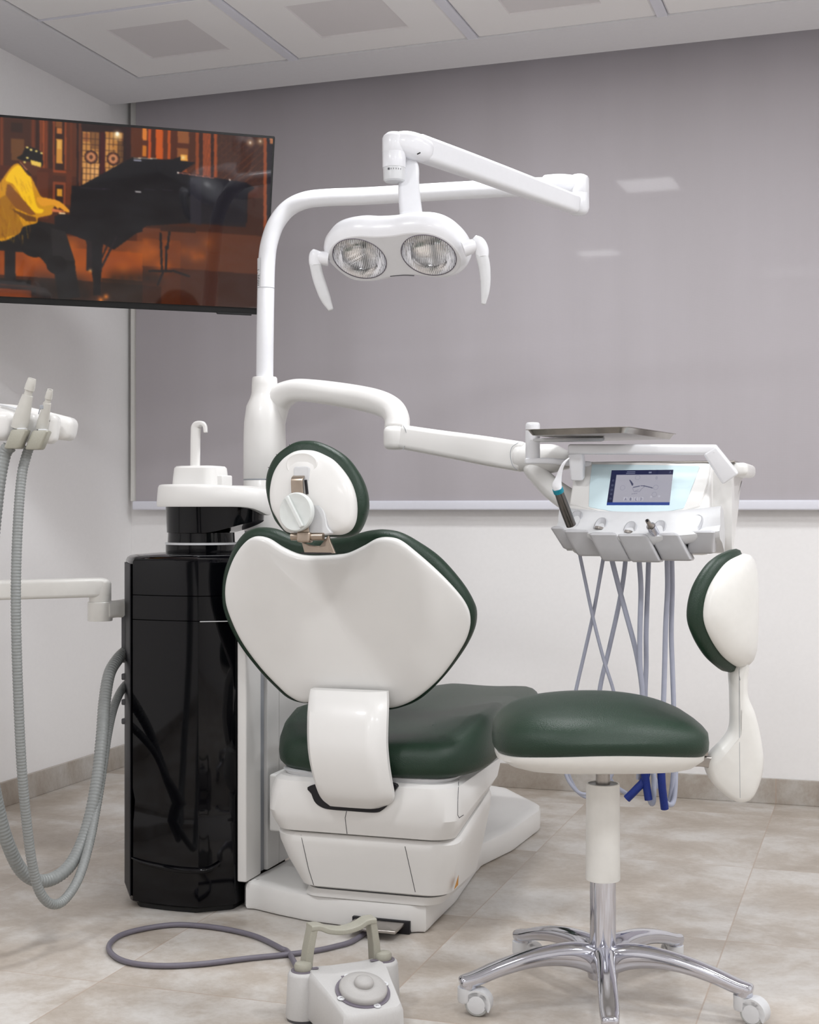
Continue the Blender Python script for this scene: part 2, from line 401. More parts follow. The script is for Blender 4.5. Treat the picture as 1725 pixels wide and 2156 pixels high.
# ceiling panels and carrier bars
ux = [-2.548, -1.933, -1.283, -.660, -.03, .60]
k = 0
names = ['square white ceiling panel in the corner above the television, with full grey inner square',
         'square white ceiling panel second from the left wall, nearest the blind, grey inner square',
         'square white ceiling panel third from the left wall along the blind, inner square cut by photo top',
         'white ceiling panel fourth from the left wall along the blind, sliver at photo top',
         'white ceiling panel at the far right along the blind, barely in view']
def ceil_panel(u0, u1, v0, v1, sk, label, inner=True):
    mb = MB().use('tile'); t = (.0, .0)
    def P(a, b_, z): u = u0+(u1-u0)*a; v = v0+(v1-v0)*b_+sk*(u-u0); return Vector((u, v, z))
    def ring(i, z): return [P(i, i, z), P(1-i, i, z), P(1-i, 1-i, z), P(i, 1-i, z)]
    mb.loft([ring(.0, CZ+.03), ring(0, CZ+.009), ring(.012, CZ+.004), ring(.25, CZ+.009)], True, False)
    mb.use('inset').loft([ring(.25, CZ+.009), ring(.255, CZ+.013)], False, True)
    o = mb.build('ceiling_panel', ang=4); tag(o, label, 'ceiling panel', 'ceiling panels'); return o
for i in range(5):
    u0 = ux[i]+(.004 if i == 0 else .02); u1 = ux[i+1]-.016
    ceil_panel(u0, u1, 3.968-.036*(u0+2.548), ev(u0)-.004, -.036, names[i])
ceil_panel(ux[0]+.004, ux[1]-.016, 3.33, 3.955, -.036, 'white ceiling panel beside the left wall, cut off by the photo top left corner')
n_ = 0
for i in range(1, 5):
    tb = MB().use('bar'); u = ux[i]; slab(tb, [(u-.014, 3.30), (u+.018, 3.30), (u+.018, ev(u)), (u-.014, ev(u))], CZ+.001, CZ+.029); n_ += 1
    struct(tb.build('trim_%d' % n_))
tb = MB().use('bar'); slab(tb, [(-2.548, 3.957), (RX, 3.957-.036*(RX+2.548)), (RX, 3.965-.036*(RX+2.548)), (-2.548, 3.965)], CZ+.003, CZ+.029); struct(tb.build('trim_5'))
# skirting
struct(MB().use('skirt').box((LX+.013, BY-.012, 0), (RX, BY, .085), .002).build('baseboard_back'))
struct(MB().use('skirt').box((LX, FY, 0), (LX+.012, BY, .085), .002).build('baseboard_left'))
# roller blind
bl = thing('roller_blind', 'large grey roller blind covering the window wall, with white bottom rail', 'blind', (-.4, 4.98, 1.0))
fb = MB().use('blind').box((-2.762, 4.975, 1.03), (RX-.02, 4.979, 2.72), .0005); fb.build('fabric', bl)
MB().use('bar').rbox((-.34, 4.977, 1.014), (RX-.02+2.79, .022, .034), .006).build('bottom_rail', bl)
MB().use('cream').box((-2.792, 4.985, 1.03), (-2.766, 5.02, 2.72), .003).build('side_guide', bl)
bl_r = MB().use('lgrey'); bl_r.tube([(-2.79, 4.985, 2.74), (RX-.02, 4.985, 2.74)], .03, smooth=False); bl_r.build('roller', bl)

# ================================================================== TELEVISION
def cf(x, y, Z): return CF(x, y, Z)
TR, BR, TL, BL = [cf(*p) for p in ((-0.41236, 1.14550, 4.41378), (-0.45518, .61452, 4.55063), (-1.34671, 1.15372, 4.15334), (-1.38953, .62274, 4.29019))]
tvA = (TR-TL).normalized(); tvB = (TL-BL).normalized()
TV = PL(TL, tvA, tvB); TW, THt = (TR-TL).length, (TL-BL).length
tv = thing('television', 'black flat screen television showing a grand piano player in a yellow shirt', 'television', tuple((BL+BR)/2-TV.N*.05))
cc = TV.w(TW/2, -THt/2, -.014)
MB().use('rubber').rbox(cc, (TW, THt, .022), .004, .003, TV.A, TV.B).build('casing', tv)
MB().use('rubber').rbox(TV.w(TW/2, -THt/2-.01, -.05), (TW*.6, THt*.7, .05), .02, .015, TV.A, TV.B).build('rear_cover', tv)
wm = TV.w(TW*.35, -THt/2, -.06)
MB().use('rubber').rbox(TV.w(TW-.10, -THt-.001, -.012), (.11, .006, .02), .002, .002, TV.A, TV.B).build('sensor_bar', tv)
mb = MB().use('dgrey'); mb.tube([wm, (LX+.04, wm.y+.05, wm.z)], .018, smooth=False); mb.rbox((LX+.0102, wm.y+.05, wm.z), (.02, .2, .26), .004); mb.build('wall_bracket', tv)
bz = .007; pw, ph = TW-2*bz, THt-bz-.021
rs = Ras(560, 312, pw, ph, (70, 32, 12))
def T(x, y): a, b_ = TV.px(x, y); return (a-bz, -b_-bz)
def C1(l): return [T(x*.19947, 230+y*.19947) for x, y in l]     # coordinates read in the left close-up
def C2(l): return [T(300+x*.19947, 260+y*.19947) for x, y in l]
q = .19947; px1 = .00028                                        # one photo pixel on the screen ~1.45 mm
PXM = .00146
def q1(x0, y0, x1, y1, c, a=1, C=C1): rs.poly(C([(x0, y0), (x1, y0+(x1-x0)*.075), (x1, y1+(x1-x0)*.075), (x0, y1)]), c, a)
# panelled wall
q1(-700, 40, 1504, 640, (92, 45, 18)); q1(-700, 600, 1504, 1360, (78, 36, 14))
for x, c in ((10, (120, 58, 24)), (340, (110, 52, 22)), (420, (128, 62, 24)), (450, (150, 74, 30)), (480, (120, 56, 22)), (560, (135, 66, 28)), (680, (140, 68, 28)), (740, (105, 50, 20)), (800, (96, 48, 24))):
    q1(x, 60, x+22, 640, c)
for x in (-560, -300): q1(x, 40, x+24, 640, (120, 58, 24)); q1(x+60, 120, x+200, 560, (60, 30, 16))
q1(40, 90, 330, 610, (70, 36, 20)); q1(120, 310, 260, 540, (118, 78, 40), .8); q1(120, 140, 240, 240, (50, 26, 16))
q1(380, 80, 415, 640, (52, 22, 12)); q1(510, 80, 555, 640, (60, 28, 14)); q1(580, 130, 680, 640, (54, 26, 14))
q1(590, 110, 660, 190, (130, 80, 40)); q1(600, 200, 655, 260, (190, 120, 60)); q1(595, 315, 660, 570, (205, 145, 62)); q1(605, 330, 650, 420, (235, 190, 100), .6)
q1(560, 640, 700, 665, (150, 72, 30)); q1(560, 765, 695, 1000, (136, 66, 30)); q1(585, 795, 670, 1000, (46, 22, 14)); q1(600, 840, 660, 915, (210, 150, 40)); q1(0, 590, 560, 690, (84, 38, 16))
q1(390, 660, 510, 1150, (96, 46, 22)); q1(700, 660, 760, 1010, (100, 46, 18))
# leaded glass doors
q1(810, 140, 1380, 870, (42, 18, 14)); q1(830, 150, 860, 830, (96, 52, 30)); q1(1330, 190, 1372, 560, (50, 18, 16))
q1(870, 240, 1050, 815, (196, 140, 74)); q1(1110, 240, 1300, 810, (186, 130, 66)); q1(1058, 240, 1105, 830, (70, 10, 14))
q1(880, 250, 940, 340, (150, 90, 50), .8); q1(950, 240, 1050, 420, (120, 80, 46), .8); q1(960, 600, 1040, 700, (240, 190, 130), .6); q1(880, 560, 1045, 800, (224, 168, 104), .5)
q1(1240, 330, 1300, 800, (96, 66, 36), .8); q1(1120, 300, 1180, 800, (214, 158, 90), .5)
for X0, X1 in ((870, 1050), (1110, 1300)):
    for x in range(X0, X1+1, 45): rs.line(C1([(x, 245)])[0], C1([(x-6, 820)])[0], PXM*1.1, (66, 38, 26))
    for y in range(310, 820, 62): rs.line(C1([(X0, y)])[0], C1([(X1, y+12)])[0], PXM*1.1, (66, 38, 26))
for x, y in ((962, 507), (1195, 525)):
    c = C1([(x, y)])[0]; rs.ell(c, .0185, .0185, (110, 66, 44)); rs.ell(c, .013, .013, (196, 134, 92)); rs.ell(c, .005, .006, (90, 56, 40)); rs.ell(c, .0195, .0195, (46, 24, 20), ring=.003)
rs.glow(C1([(1238, 275)])[0], .024, (255, 236, 190)); rs.ell(C1([(1238, 262)])[0], .005, .006, (255, 250, 230))
# right half of the wall
def q2(x0, y0, x1, y1, c, a=1): q1(x0, y0, x1, y1, c, a, C2)
q2(0, 30, 1400, 700, (92, 44, 22)); q2(0, 40, 45, 180, (215, 130, 50)); q2(0, 230, 40, 350, (196, 118, 30)); q2(60, 60, 90, 370, (190, 84, 28)); q2(90, 60, 140, 370, (82, 36, 12))
q2(140, 60, 215, 380, (200, 92, 16)); q2(215, 60, 262, 385, (98, 46, 16)); q2(265, 70, 295, 385, (186, 88, 26)); q2(300, 70, 370, 500, (88, 40, 16)); q2(370, 80, 490, 205, (150, 92, 50)); q2(365, 260, 480, 390, (150, 92, 46)); q2(380, 410, 470, 510, (150, 74, 30))
q2(490, 100, 560, 550, (84, 42, 20)); q2(560, 90, 595, 540, (150, 74, 30)); q2(595, 100, 635, 560, (62, 30, 18))
for x in (638, 660, 682, 702): q2(x, 96, x+18, 560, (172, 84, 36)); q2(x+16, 96, x+22, 560, (104, 50, 24))
q2(720, 110, 755, 570, (52, 26, 20)); q2(752, 110, 785, 570, (170, 84, 34)); q2(786, 110, 1280, 640, (74, 42, 28))
for k in range(-6, 9): rs.line(C2([(786+k*90, 640)])[0], C2([(1290+k*90, 200)])[0], PXM*1.2, (140, 80, 40), .75 if 0 <= k < 4 else .35)
for k in range(0, 12): rs.line(C2([(790+k*45, 120)])[0], C2([(790+k*45, 620)])[0], PXM*.7, (110, 64, 38), .5)
for k in range(0, 9): rs.line(C2([(786, 150+k*60)])[0], C2([(1280, 160+k*60)])[0], PXM*.7, (110, 64, 38), .45); rs.line(C2([(786, 110+k*60)])[0], C2([(1280, 500+k*60)])[0], PXM*.7, (104, 60, 36), .35)
q2(1275, 130, 1312, 1250, (176, 92, 46)); q2(1310, 130, 1420, 1900, (38, 34, 40)); q2(1340, 155, 1375, 215, (210, 140, 90))
for x, y in ((1135, 205), (1240, 190)): rs.glow(C2([(x, y)])[0], .02, (255, 214, 160), .9); rs.ell(C2([(x, y)])[0], .003, .003, (255, 245, 225))
q2(400, 330, 475, 395, (240, 170, 70)); rs.glow(C2([(428, 362)])[0], .012, (255, 240, 190))
# stage floor
q1(-700, 1340, 2300, 2100, (150, 72, 14)); q1(-700, 1230, 1504, 1352, (122, 62, 22)); q2(-60, 1090, 1500, 1240, (104, 54, 26)); q2(0, 1210, 1500, 1500, (122, 62, 22)); q2(400, 1240, 1500, 1960, (84, 46, 30), .5); q2(0, 1500, 1500, 1960, (60, 28, 16), .75)
for k in range(70):
    x = random.uniform(-650, 2300); y = random.uniform(1380, 1750); c = random.choice([(182, 92, 16), (120, 56, 12), (196, 104, 24)])
    p = C1([(x, y)])[0]; rs.glow(p, random.uniform(.02, .06), c, .45)
q1(-700, 1690, 1700, 2100, (52, 24, 12), .8); q1(-700, 1800, 380, 1880, (40, 20, 14)); q1(-200, 1870, 330, 2010, (150, 70, 18), .7); [rs.glow(C1([(x_, y_)])[0], .075, (20, 15, 16), .75) for x_, y_ in ((450, 1850), (600, 1900), (800, 1850), (900, 1950), (700, 1980), (480, 1980))]
q1(1070, 1780, 1504, 2060, (26, 16, 12), .7)
for g in range(6): rs.glow(C1([(1200+g*90, 1780)])[0], .05, (22, 14, 12), .6)
# grand piano
ink = (13, 12, 19)
rs.poly(C1([(1205, 810), (1400, 520), (1504, 512), (2060, 565), (1860, 700), (1880, 860), (1204, 840)]), ink)
rs.poly(C2([(-110, 360), (0, 365), (310, 385), (400, 350), (400, 395), (475, 398), (365, 505), (760, 575), (1090, 625), (1180, 680), (1110, 740), (1100, 1050), (500, 1050), (40, 1080), (-300, 1330), (-740, 1100), (-690, 680)]), ink)
rs.poly(C1([(760, 810), (1504, 860), (1504, 1290), (1340, 1330), (1230, 1345), (1150, 1365), (1085, 1430), (1060, 1900), (1000, 1900), (930, 1480), (905, 1380), (750, 1320), (580, 1290), (580, 1130), (620, 1110), (740, 1110), (750, 940)]), ink)
rs.poly(C1([(920, 1380), (985, 1400), (985, 1960), (1060, 1960), (1085, 1420)]), ink); rs.poly(C1([(915, 1380), (975, 1400), (970, 1700), (910, 1700)]), (34, 26, 30))
rs.line(C1([(1230, 1350)])[0], C1([(1060, 1690)])[0], PXM*4, (30, 22, 30)); rs.line(C1([(1160, 1370)])[0], C1([(1080, 1560)])[0], PXM*3, (24, 16, 18))
q2(500, 570, 620, 1060, (40, 38, 48), .9); q2(620, 590, 1090, 1060, (26, 24, 32), .9)
rs.line(C2([(370, 520)])[0], C2([(750, 578)])[0], PXM*1.3, (240, 150, 120)); rs.line(C2([(-90, 368)])[0], C2([(150, 374)])[0], PXM*1.4, (230, 220, 205)); rs.ell(C2([(375, 522)])[0], .003, .003, (255, 240, 225)); rs.ell(C2([(920, 597)])[0], .003, .003, (255, 240, 225))
rs.line(C1([(1410, 540)])[0], C1([(1490, 546)])[0], PXM*1.8, (190, 190, 205)); rs.line(C1([(1430, 870)])[0], C1([(1485, 874)])[0], PXM*1.8, (225, 220, 215)); rs.line(C1([(850, 828)])[0], C1([(1160, 846)])[0], PXM*1.2, (60, 50, 66)); rs.line(C2([(-20, 694)])[0], C2([(480, 712)])[0], PXM*.7, (60, 56, 66))
q1(620, 1085, 690, 1105, (235, 200, 150))
for x, y in ((1065, 2010), (1120, 1975)): rs.glow(C1([(x, y)])[0], .018, (250, 150, 50), .9)
rs.glow(C1([(955, 1700)])[0], .012, (230, 190, 130), .8)
# music stand and bench
for a_, b2 in (((190, 1160), (205, 1560)), ((285, 1130), (262, 1320)), ((250, 1300), (245, 1560)), ((70, 1555), (330, 1555)), ((330, 1555), (490, 1610)), ((220, 1560), (160, 1700))): rs.line(C2([a_])[0], C2([b2])[0], PXM*4.5, (24, 18, 22))
q2(190, 1070, 560, 1130, (58, 30, 18))
q1(-260, 1370, 250, 1470, (26, 24, 24)); q1(50, 1460, 165, 1800, (20, 18, 22)); q1(-120, 1770, 330, 1830, (26, 20, 20)); rs.line(C1([(-200, 1390)])[0], C1([(240, 1408)])[0], PXM*1.2, (120, 92, 60))
# player
rs.poly(C1([(190, 1240), (400, 1180), (560, 1210), (690, 1290), (790, 1600), (800, 1720), (850, 1980), (620, 2010), (570, 1690), (495, 1640), (300, 1420), (200, 1500), (-60, 1470), (-60, 1350)]), (17, 16, 20))
rs.poly(C1([(535, 1250), (690, 1290), (785, 1600), (560, 1580)]), (34, 32, 34)); rs.ell(C1([(370, 1400)])[0], .047, .045, (9, 8, 13)); rs.ell(C1([(600, 1640)])[0], .03, .028, (7, 6, 12))
shirt = [(185, 570), (330, 720), (400, 860), (450, 930), (600, 970), (560, 1050), (545, 1110), (470, 1130), (400, 1150), (390, 1200), (250, 1240), (190, 1320), (-30, 1370), (-40, 900), (40, 720)]
rs.poly(C1(cr(shirt, 4, True)), (206, 146, 12))
for k in range(60):
    x = random.uniform(0, 340); y = random.uniform(720, 1330); rs.line(C1([(x, y)])[0], C1([(x+random.uniform(-25, 40), y+random.uniform(60, 130))])[0], PXM*1.4, random.choice([(150, 94, 8), (238, 184, 20), (120, 72, 8)]), .5)
rs.poly(C1([(-40, 960), (70, 900), (160, 1050), (250, 1240), (190, 1320), (-30, 1370)]), (110, 66, 14), .4)
rs.poly(C1(cr([(190, 590), (320, 720), (340, 800), (390, 1020), (460, 1060), (430, 1100), (330, 1070), (250, 960), (150, 800), (60, 740)], 4, True)), (246, 196, 14))
for k in range(16): x = random.uniform(150, 360); y = random.uniform(700, 950); rs.line(C1([(x, y)])[0], C1([(x+30, y+80)])[0], PXM*1.2, (196, 130, 8), .5)
rs.poly(C1([(80, 790), (110, 800), (270, 980), (380, 1110), (330, 1120), (160, 1040), (60, 900)]), (140, 86, 30)); rs.poly(C1([(120, 1050), (300, 1120), (380, 1140), (390, 1190), (280, 1180)]), (90, 50, 12), .8)
rs.poly(C1(cr([(390, 930), (560, 950), (640, 980), (720, 1050), (735, 1085), (690, 1080), (630, 1040), (610, 1050), (560, 1010), (440, 1020)], 4, True)), (226, 158, 40)); rs.poly(C1([(545, 1045), (620, 1060), (700, 1080), (620, 1090), (550, 1085)]), (206, 120, 70))
rs.poly(C1(cr([(205, 560), (255, 530), (420, 560), (425, 640), (395, 660), (385, 700), (330, 700), (290, 690)], 4, True)), (92, 50, 28)); rs.line(C1([(205, 570)])[0], C1([(330, 700)])[0], PXM*3, (40, 22, 16)); rs.line(C1([(215, 565)])[0], C1([(285, 640)])[0], PXM*2, (190, 130, 100))
rs.poly(C1(cr([(180, 515), (235, 480), (270, 410), (340, 405), (440, 455), (450, 500), (445, 610), (330, 560), (250, 545)], 4, True)), (18, 14, 12)); rs.poly(C1([(325, 535), (440, 565), (432, 615), (330, 585)]), (232, 196, 90))
for x, y in ((290, 405), (330, 430), (385, 445), (290, 515), (262, 560), (440, 465)): rs.ell(C1([(x, y)])[0], .004, .003, (235, 215, 130))
gx = np.clip((rs.xx/pw-.60)/.4, 0, 1)[..., None]; rs.im = rs.im*(1-.2*gx)+np.array([.03, .025, .035])*gx
rs.im = np.clip(rs.im, 0, 1)**1.12
rs.im += np.random.RandomState(3).normal(0, .006, rs.im.shape); rs.blur(); rs.blur()
picture('screen', rs, lambda x, y: TV.w(bz+x, -bz-y, .0008-.003+.003), tv, M['tvpic'])
tv.children[-1]['label'] = 'glossy screen with a concert picture'

# ================================================================== DENTAL CHAIR
ch = thing('dental_chair', 'white dental chair with dark green upholstery and heart-shaped backrest', 'chair', (-1.16, 3.6, 0))
# floor plate
bp_ = [(-1.52, 3.29), (-1.42, 3.252), (-1.33, 3.225), (-1.2, 3.212), (-1.06, 3.21), (-1.022, 3.232), (-1.028, 3.5), (-1.058, 3.80), (-1.062, 3.88), (-1.025, 4.08), (-1.012, 4.36), (-1.03, 4.44), (-1.19, 4.66), (-1.25, 4.69), (-1.31, 4.66), (-1.34, 4.2), (-1.36, 3.9), (-1.50, 3.82)]
o_ = []
for i, p in enumerate(bp_): o_ += [p, (p[0]*.7+bp_[(i+1) % len(bp_)][0]*.3, p[1]*.7+bp_[(i+1) % len(bp_)][1]*.3), (p[0]*.3+bp_[(i+1) % len(bp_)][0]*.7, p[1]*.3+bp_[(i+1) % len(bp_)][1]*.7)]
mb = MB().use('white'); mb.pad(o_, lambda a, b_, d: Vector((a, b_, d)), [(.004, 1, .003), (0, 1, .01), (0, 1, .055), (.003, 1, .064), (.012, 1, .070), (.03, 1, .071)], n=180, tess=True)
mb.build('floor_plate', ch)
mb = MB().use('dark').box((-1.20, 3.203, .001), (-1.056, 3.215, .031), .001); mb.build('pedal_slot', ch)
MB().use('steel').rbox((-1.13, 3.20, .024), (.126, .14, .008), .003).build('foot_pedal', ch)
# lower cover; both covers rise toward the foot end
def lift(y): return .22*max(0, y-3.20)
def lrings(levels, y1f, n=8, k=lambda z: 1):
    rings = []
    for z, x0, x1, y0, r in levels:
        y1 = y1f(z); rg = []
        for a, b_ in rrect(x1-x0, y1-y0, r, n):
            y = (y0+y1)/2+b_; rg.append(Vector(((x0+x1)/2+a, y, z+lift(y)*k(z))))
        rings.append(rg)
    return rings
mb = MB().use('white')
mb.loft(lrings([(.093, -1.33, -.975, 3.207, .05), (.098, -1.34, -.965, 3.197, .05), (.16, -1.375, -.948, 3.182, .055), (.205, -1.392, -.936, 3.170, .06), (.222, -1.394, -.934, 3.168, .06), (.230, -1.389, -.939, 3.173, .06), (.233, -1.36, -.96, 3.20, .05)], lambda z: 3.50+.3*(z-.09), k=lambda z: max(0, (z-.12)/.11)))
low = mb.build('lower_cover', ch, ang=40)
def seam(name, par, pts, r=.0011, m='dgrey'):
    mb = MB().use(m); mb.tube(pts, r, n=6, sub=4); return mb.build(name, par)
sline('panel_seam', low, low, [(634, 1758), (650, 1830), (666, 1880)]); sline('panel_seam', low, low, [(853, 1782), (866, 1840), (879, 1897)])
mb = MB().use('dgrey'); mb.vloft([(.088, -1.325, -.985, 3.215, 3.50, .05), (.096, -1.325, -.985, 3.215, 3.50, .05)]); mb.build('shadow_gap', ch)
mb = MB().use('white'); mb.vloft([(.068, -1.34, -.99, 3.214, 3.52, .05), (.088, -1.33, -.98, 3.212, 3.51, .05), (.0885, -1.30, -1.0, 3.23, 3.5, .05)]); mb.build('base_collar', ch)
mb = MB().use('white')
mb.loft(lrings([(.234, -1.375, -.955, 3.17, .05), (.237, -1.388, -.942, 3.157, .055), (.262, -1.399, -.931, 3.146, .055), (.283, -1.405, -.925, 3.140, .055), (.330, -1.401, -.929, 3.144, .055), (.356, -1.395, -.935, 3.150, .055), (.364, -1.385, -.945, 3.16, .055)], lambda z: 3.52+.9*(z-.234), k=lambda z: max(.0, 1-(z-.234)/.13)))
up = mb.build('upper_cover', ch, ang=26)
sline('panel_seam', up, up, [(730, 1708), (727, 1722), (733, 1772)])
sline('panel_seam', up, up, [(966, 1642), (964, 1690), (964, 1716), (967, 1722), (976, 1716)])
# slot of the back arm
sl = [(652, 1655), (656, 1672), (664, 1690), (680, 1701), (700, 1705), (740, 1708), (790, 1711), (806, 1705), (820, 1690), (829, 1668), (831, 1650), (740, 1640)]
S0 = PL((-1.16, 3.1385, .33), (1, 0, 0), (0, 0, 1))
MB().use('dark').pad(S0.pts(sl), lambda a, b_, d: S0.w(a, b_, d), [(0, 1, -.01), (0, 1, .0), (.001, 1, .0008)], n=80).build('arm_slot', ch)
tri = [S0.w(*S0.px(x, y), -.0) for x, y in ()]
mb = MB().use('yellow'); tp = [atY(x, y, 3.21) for x, y in ((960, 1860), (956, 1883), (963, 1880))]; tp = [Vector((p.x, p.y, p.z)) for p in tp]
mb.loft([[Vector((-.9655, 3.206+dy, z)) for dy, z in ((0, .108), (.03, .112), (.017, .137))], [Vector((-.9645, 3.204+dy, z)) for dy, z in ((0, .108), (.03, .112), (.017, .137))]]); 
# rail under the cushion and cushion
mb = MB().use('lgrey'); mb.vloft([(.362, -1.375, -.955, 3.17, 3.60, .07), (.374, -1.385, -.945, 3.165, 3.62, .07), (.378, -1.375, -.955, 3.17, 3.6, .07)]); mb.build('cushion_rail', ch)
cu = [(-1.30, 3.155), (-1.38, 3.20), (-1.425, 3.30), (-1.425, 3.42), (-1.40, 3.58), (-1.385, 3.8), (-1.36, 4.0), (-1.33, 4.25), (-1.29, 4.34), (-1.16, 4.37), (-1.03, 4.34), (-.985, 4.25), (-.955, 4.0), (-.94, 3.8), (-.92, 3.6), (-.893, 3.42), (-.897, 3.28), (-.945, 3.18), (-1.02, 3.15), (-1.16, 3.145)]
def cus(a, b_, d):
    # seat dips a little in the middle, rises at the knees
    t = (b_-3.15)/1.2; z = .376+d+(.016*math.sin(min(1, max(0, t))*math.pi))*(1 if d > .03 else .8)
    bo_ = min(1, max(0, (b_-3.20)/.16))*min(1, max(0, (3.95-b_)/.35)); z += .040*min(1, abs(a+1.16)/.23)**2.2*bo_*min(1, max(0, d-.02)/.05)
    z -= max(0, d-.05)/.04*.010*math.exp(-((a+1.16)/.10)**2)
    return Vector((a, b_, z))
mb = MB().use('green'); mb.pad(cu, cus, [(.03, 1, 0), (.012, 1, .001), (.002, 1, .012), (0, 1, .028), (.002, 1, .048), (.010, 1, .064), (.022, 1, .074), (.04, 1, .080), (.07, 1, .083), (.10, .8, .084), (.10, .5, .083), (.10, .2, .082)], n=140)
mb.build('seat_cushion', ch, ang=60)
# backrest
kb = .22
BK = PL((-1.16, 3.12, .95), (1, 0, 0), (0, -kb, 1))
shell_px = [(150, 165), (205, 127), (275, 135), (350, 180), (420, 212), (480, 224), (560, 224), (640, 219), (700, 208), (780, 170), (840, 137), (900, 130), (965, 147), (1050, 212), (1150, 300), (1240, 392), (1300, 470), (1326, 540), (1320, 620), (1280, 710), (1180, 850), (1070, 950), (985, 997), (905, 1012), (860, 985), (700, 975), (560, 975), (470, 985), (400, 955), (340, 905), (240, 800), (140, 662), (75, 520), (57, 430), (65, 340), (100, 240)]
so = BK.pts(shell_px, 450, 1080, .40580)
aR = BK.px(792, 1300)[0]; aL = BK.px(610, 1300)[0]
def bkf(a, b_, d):
    k_ = max(0, min(1, (d+.004)/.016)); f1 = math.log(1+math.exp((a-aR)/.012))*.012; f2 = math.log(1+math.exp((aL-(.10*b_)-a)/.02))*.02
    return BK.w(a, b_, d-k_*(f1*.055+f2*.05))
mb = MB().use('white'); mb.pad(so, bkf, [(.004, 1, -.02), (.0005, 1, -.012), (0, 1, -.004), (.001, 1, .003), (.004, 1, .008), (.009, 1, .011), (.02, 1, .0135), (.03, .85, .0160), (.03, .7, .018), (.03, .55, .019), (.03, .4, .0195), (.03, .25, .0198), (.03, .12, .020)], n=240)
bs = mb.build('back_shell', ch, ang=40)
cush_px = [(150, 112), (200, 84), (255, 78), (320, 88), (380, 112), (440, 134), (520, 140), (600, 136), (690, 124), (780, 100), (830, 92), (880, 90), (960, 104), (1050, 150), (1170, 235), (1285, 365), (1345, 465), (1362, 530), (1350, 610), (1300, 710), (1195, 850), (1080, 960), (985, 1004), (895, 1018), (800, 985), (700, 980), (560, 985), (470, 985), (395, 962), (330, 908), (230, 803), (130, 668), (64, 530), (46, 430), (56, 310), (100, 190)]
BKc = PL(BK.w(0, 0, -.035), BK.A, BK.B)
mb = MB().use('green'); mb.pad(BKc.pts(cush_px, 450, 1080, .40580), BKc.w, [(.014, 1, .020), (.006, 1, .014), (.0015, 1, .006), (0, 1, -.004), (.001, 1, -.014), (.006, 1, -.026), (.014, 1, -.036), (.03, 1, -.042), (.03, .8, -.044), (.03, .4, -.036), (.03, .1, -.032)], n=200)
bc = mb.build('back_cushion', ch, ang=60)
# back arm
st = [(1452, 648, 806, 3.135), (1475, 644, 807, 3.110), (1510, 641, 806, 3.088), (1560, 641, 805, 3.072), (1600, 645, 808, 3.070), (1640, 654, 814, 3.078), (1670, 664, 819, 3.090), (1686, 674, 815, 3.104), (1697, 688, 800, 3.122)]
mb = MB().use('white'); rings = []
st2 = cr(st, 5)
for y, l, r, v in st2:
    a = atY(l, y, v); b_ = atY(r, y, v); wd = (b_-a).x; cx = (a.x+b_.x)/2; th = .07
    sec = []
    for x, yy in [(-.5, 1), (-.5, .55), (-.485, .25), (-.44, .05), (-.36, 0), (-.1, -.03), (.1, -.03), (.27, 0), (.33, .03), (.40, .2), (.47, .5), (.5, .65), (.5, 1)]:
        sec.append(Vector((cx+x*wd, v+yy*th*.6, a.z)))
    rings.append(sec)
mb.loft(rings); mb.build('back_arm', ch, ang=35)
# headrest
HR = PL(W(668, 1030, 3.16), (1, 0, 0), (0, .10, 1))
hs = [(650, 290), (750, 300), (860, 345), (990, 420), (1120, 560), (1220, 720), (1278, 900), (1292, 1080), (1270, 1230), (1205, 1335), (1100, 1385), (970, 1388), (800, 1390), (600, 1388), (430, 1368), (350, 1320), (260, 1180), (195, 1050), (170, 880), (190, 700), (240, 550), (330, 420), (450, 330), (550, 295)]
K10 = (540, 900, .16232)
mb = MB().use('white'); mb.pad(HR.pts(hs, *K10), HR.w, [(.004, 1, -.02), (0, 1, -.01), (.0005, 1, .0), (.004, 1, .008), (.010, 1, .013), (.02, 1, .017), (.025, .75, .022), (.025, .4, .025), (.025, .1, .026)], n=120)
hsh = mb.build('head_shell', ch, ang=50)
hc = [(640, 170), (800, 185), (1000, 270), (1180, 400), (1320, 590), (1400, 780), (1430, 960), (1415, 1110), (1340, 1300), (1260, 1390), (1130, 1425), (960, 1420), (780, 1420), (600, 1420), (450, 1400), (370, 1360), (250, 1220), (190, 1080), (140, 900), (125, 720), (160, 540), (260, 360), (430, 230), (530, 185)]
HRc = PL(HR.w(0, 0, -.03), HR.A, HR.B)
mb = MB().use('green'); mb.pad(HRc.pts(hc, *K10), HRc.w, [(.012, 1, .016), (.004, 1, .010), (0, 1, .0), (0, 1, -.012), (.004, 1, -.03), (.014, 1, -.042), (.03, 1, -.048), (.03, .7, -.05), (.03, .3, -.046)], n=120)
hcu = mb.build('head_cushion', ch, ang=60)
def hp(x, y, d): return HR.w(*HR.px(540+x*.16232, 900+y*.16232), d)
for a_, b2 in (((440, 225), (475, 300)), ((795, 205), (775, 285)), ((1190, 510), (1120, 575)), ((1285, 640), (1215, 705)), ((1350, 865), (1290, 868)), ((1400, 1015), (1300, 1015)), ((270, 350), (310, 395)), ((165, 520), (215, 545)), ((130, 680), (180, 690)), ((1410, 1130), (1300, 1130)), ((1030, 430), (1050, 390))):
    n1_, n2_ = Vector(a_), Vector(b2)
    seam('pleat', hcu, [HRc.w(*HRc.px(540+n1_.x*.16232, 900+n1_.y*.16232), .0055), HRc.w(*HRc.px(540+n2_.x*.16232, 900+n2_.y*.16232), .0145)], .0007, 'dark')
S1 = PL(HR.w(0, 0, .0205), HR.A, HR.B)
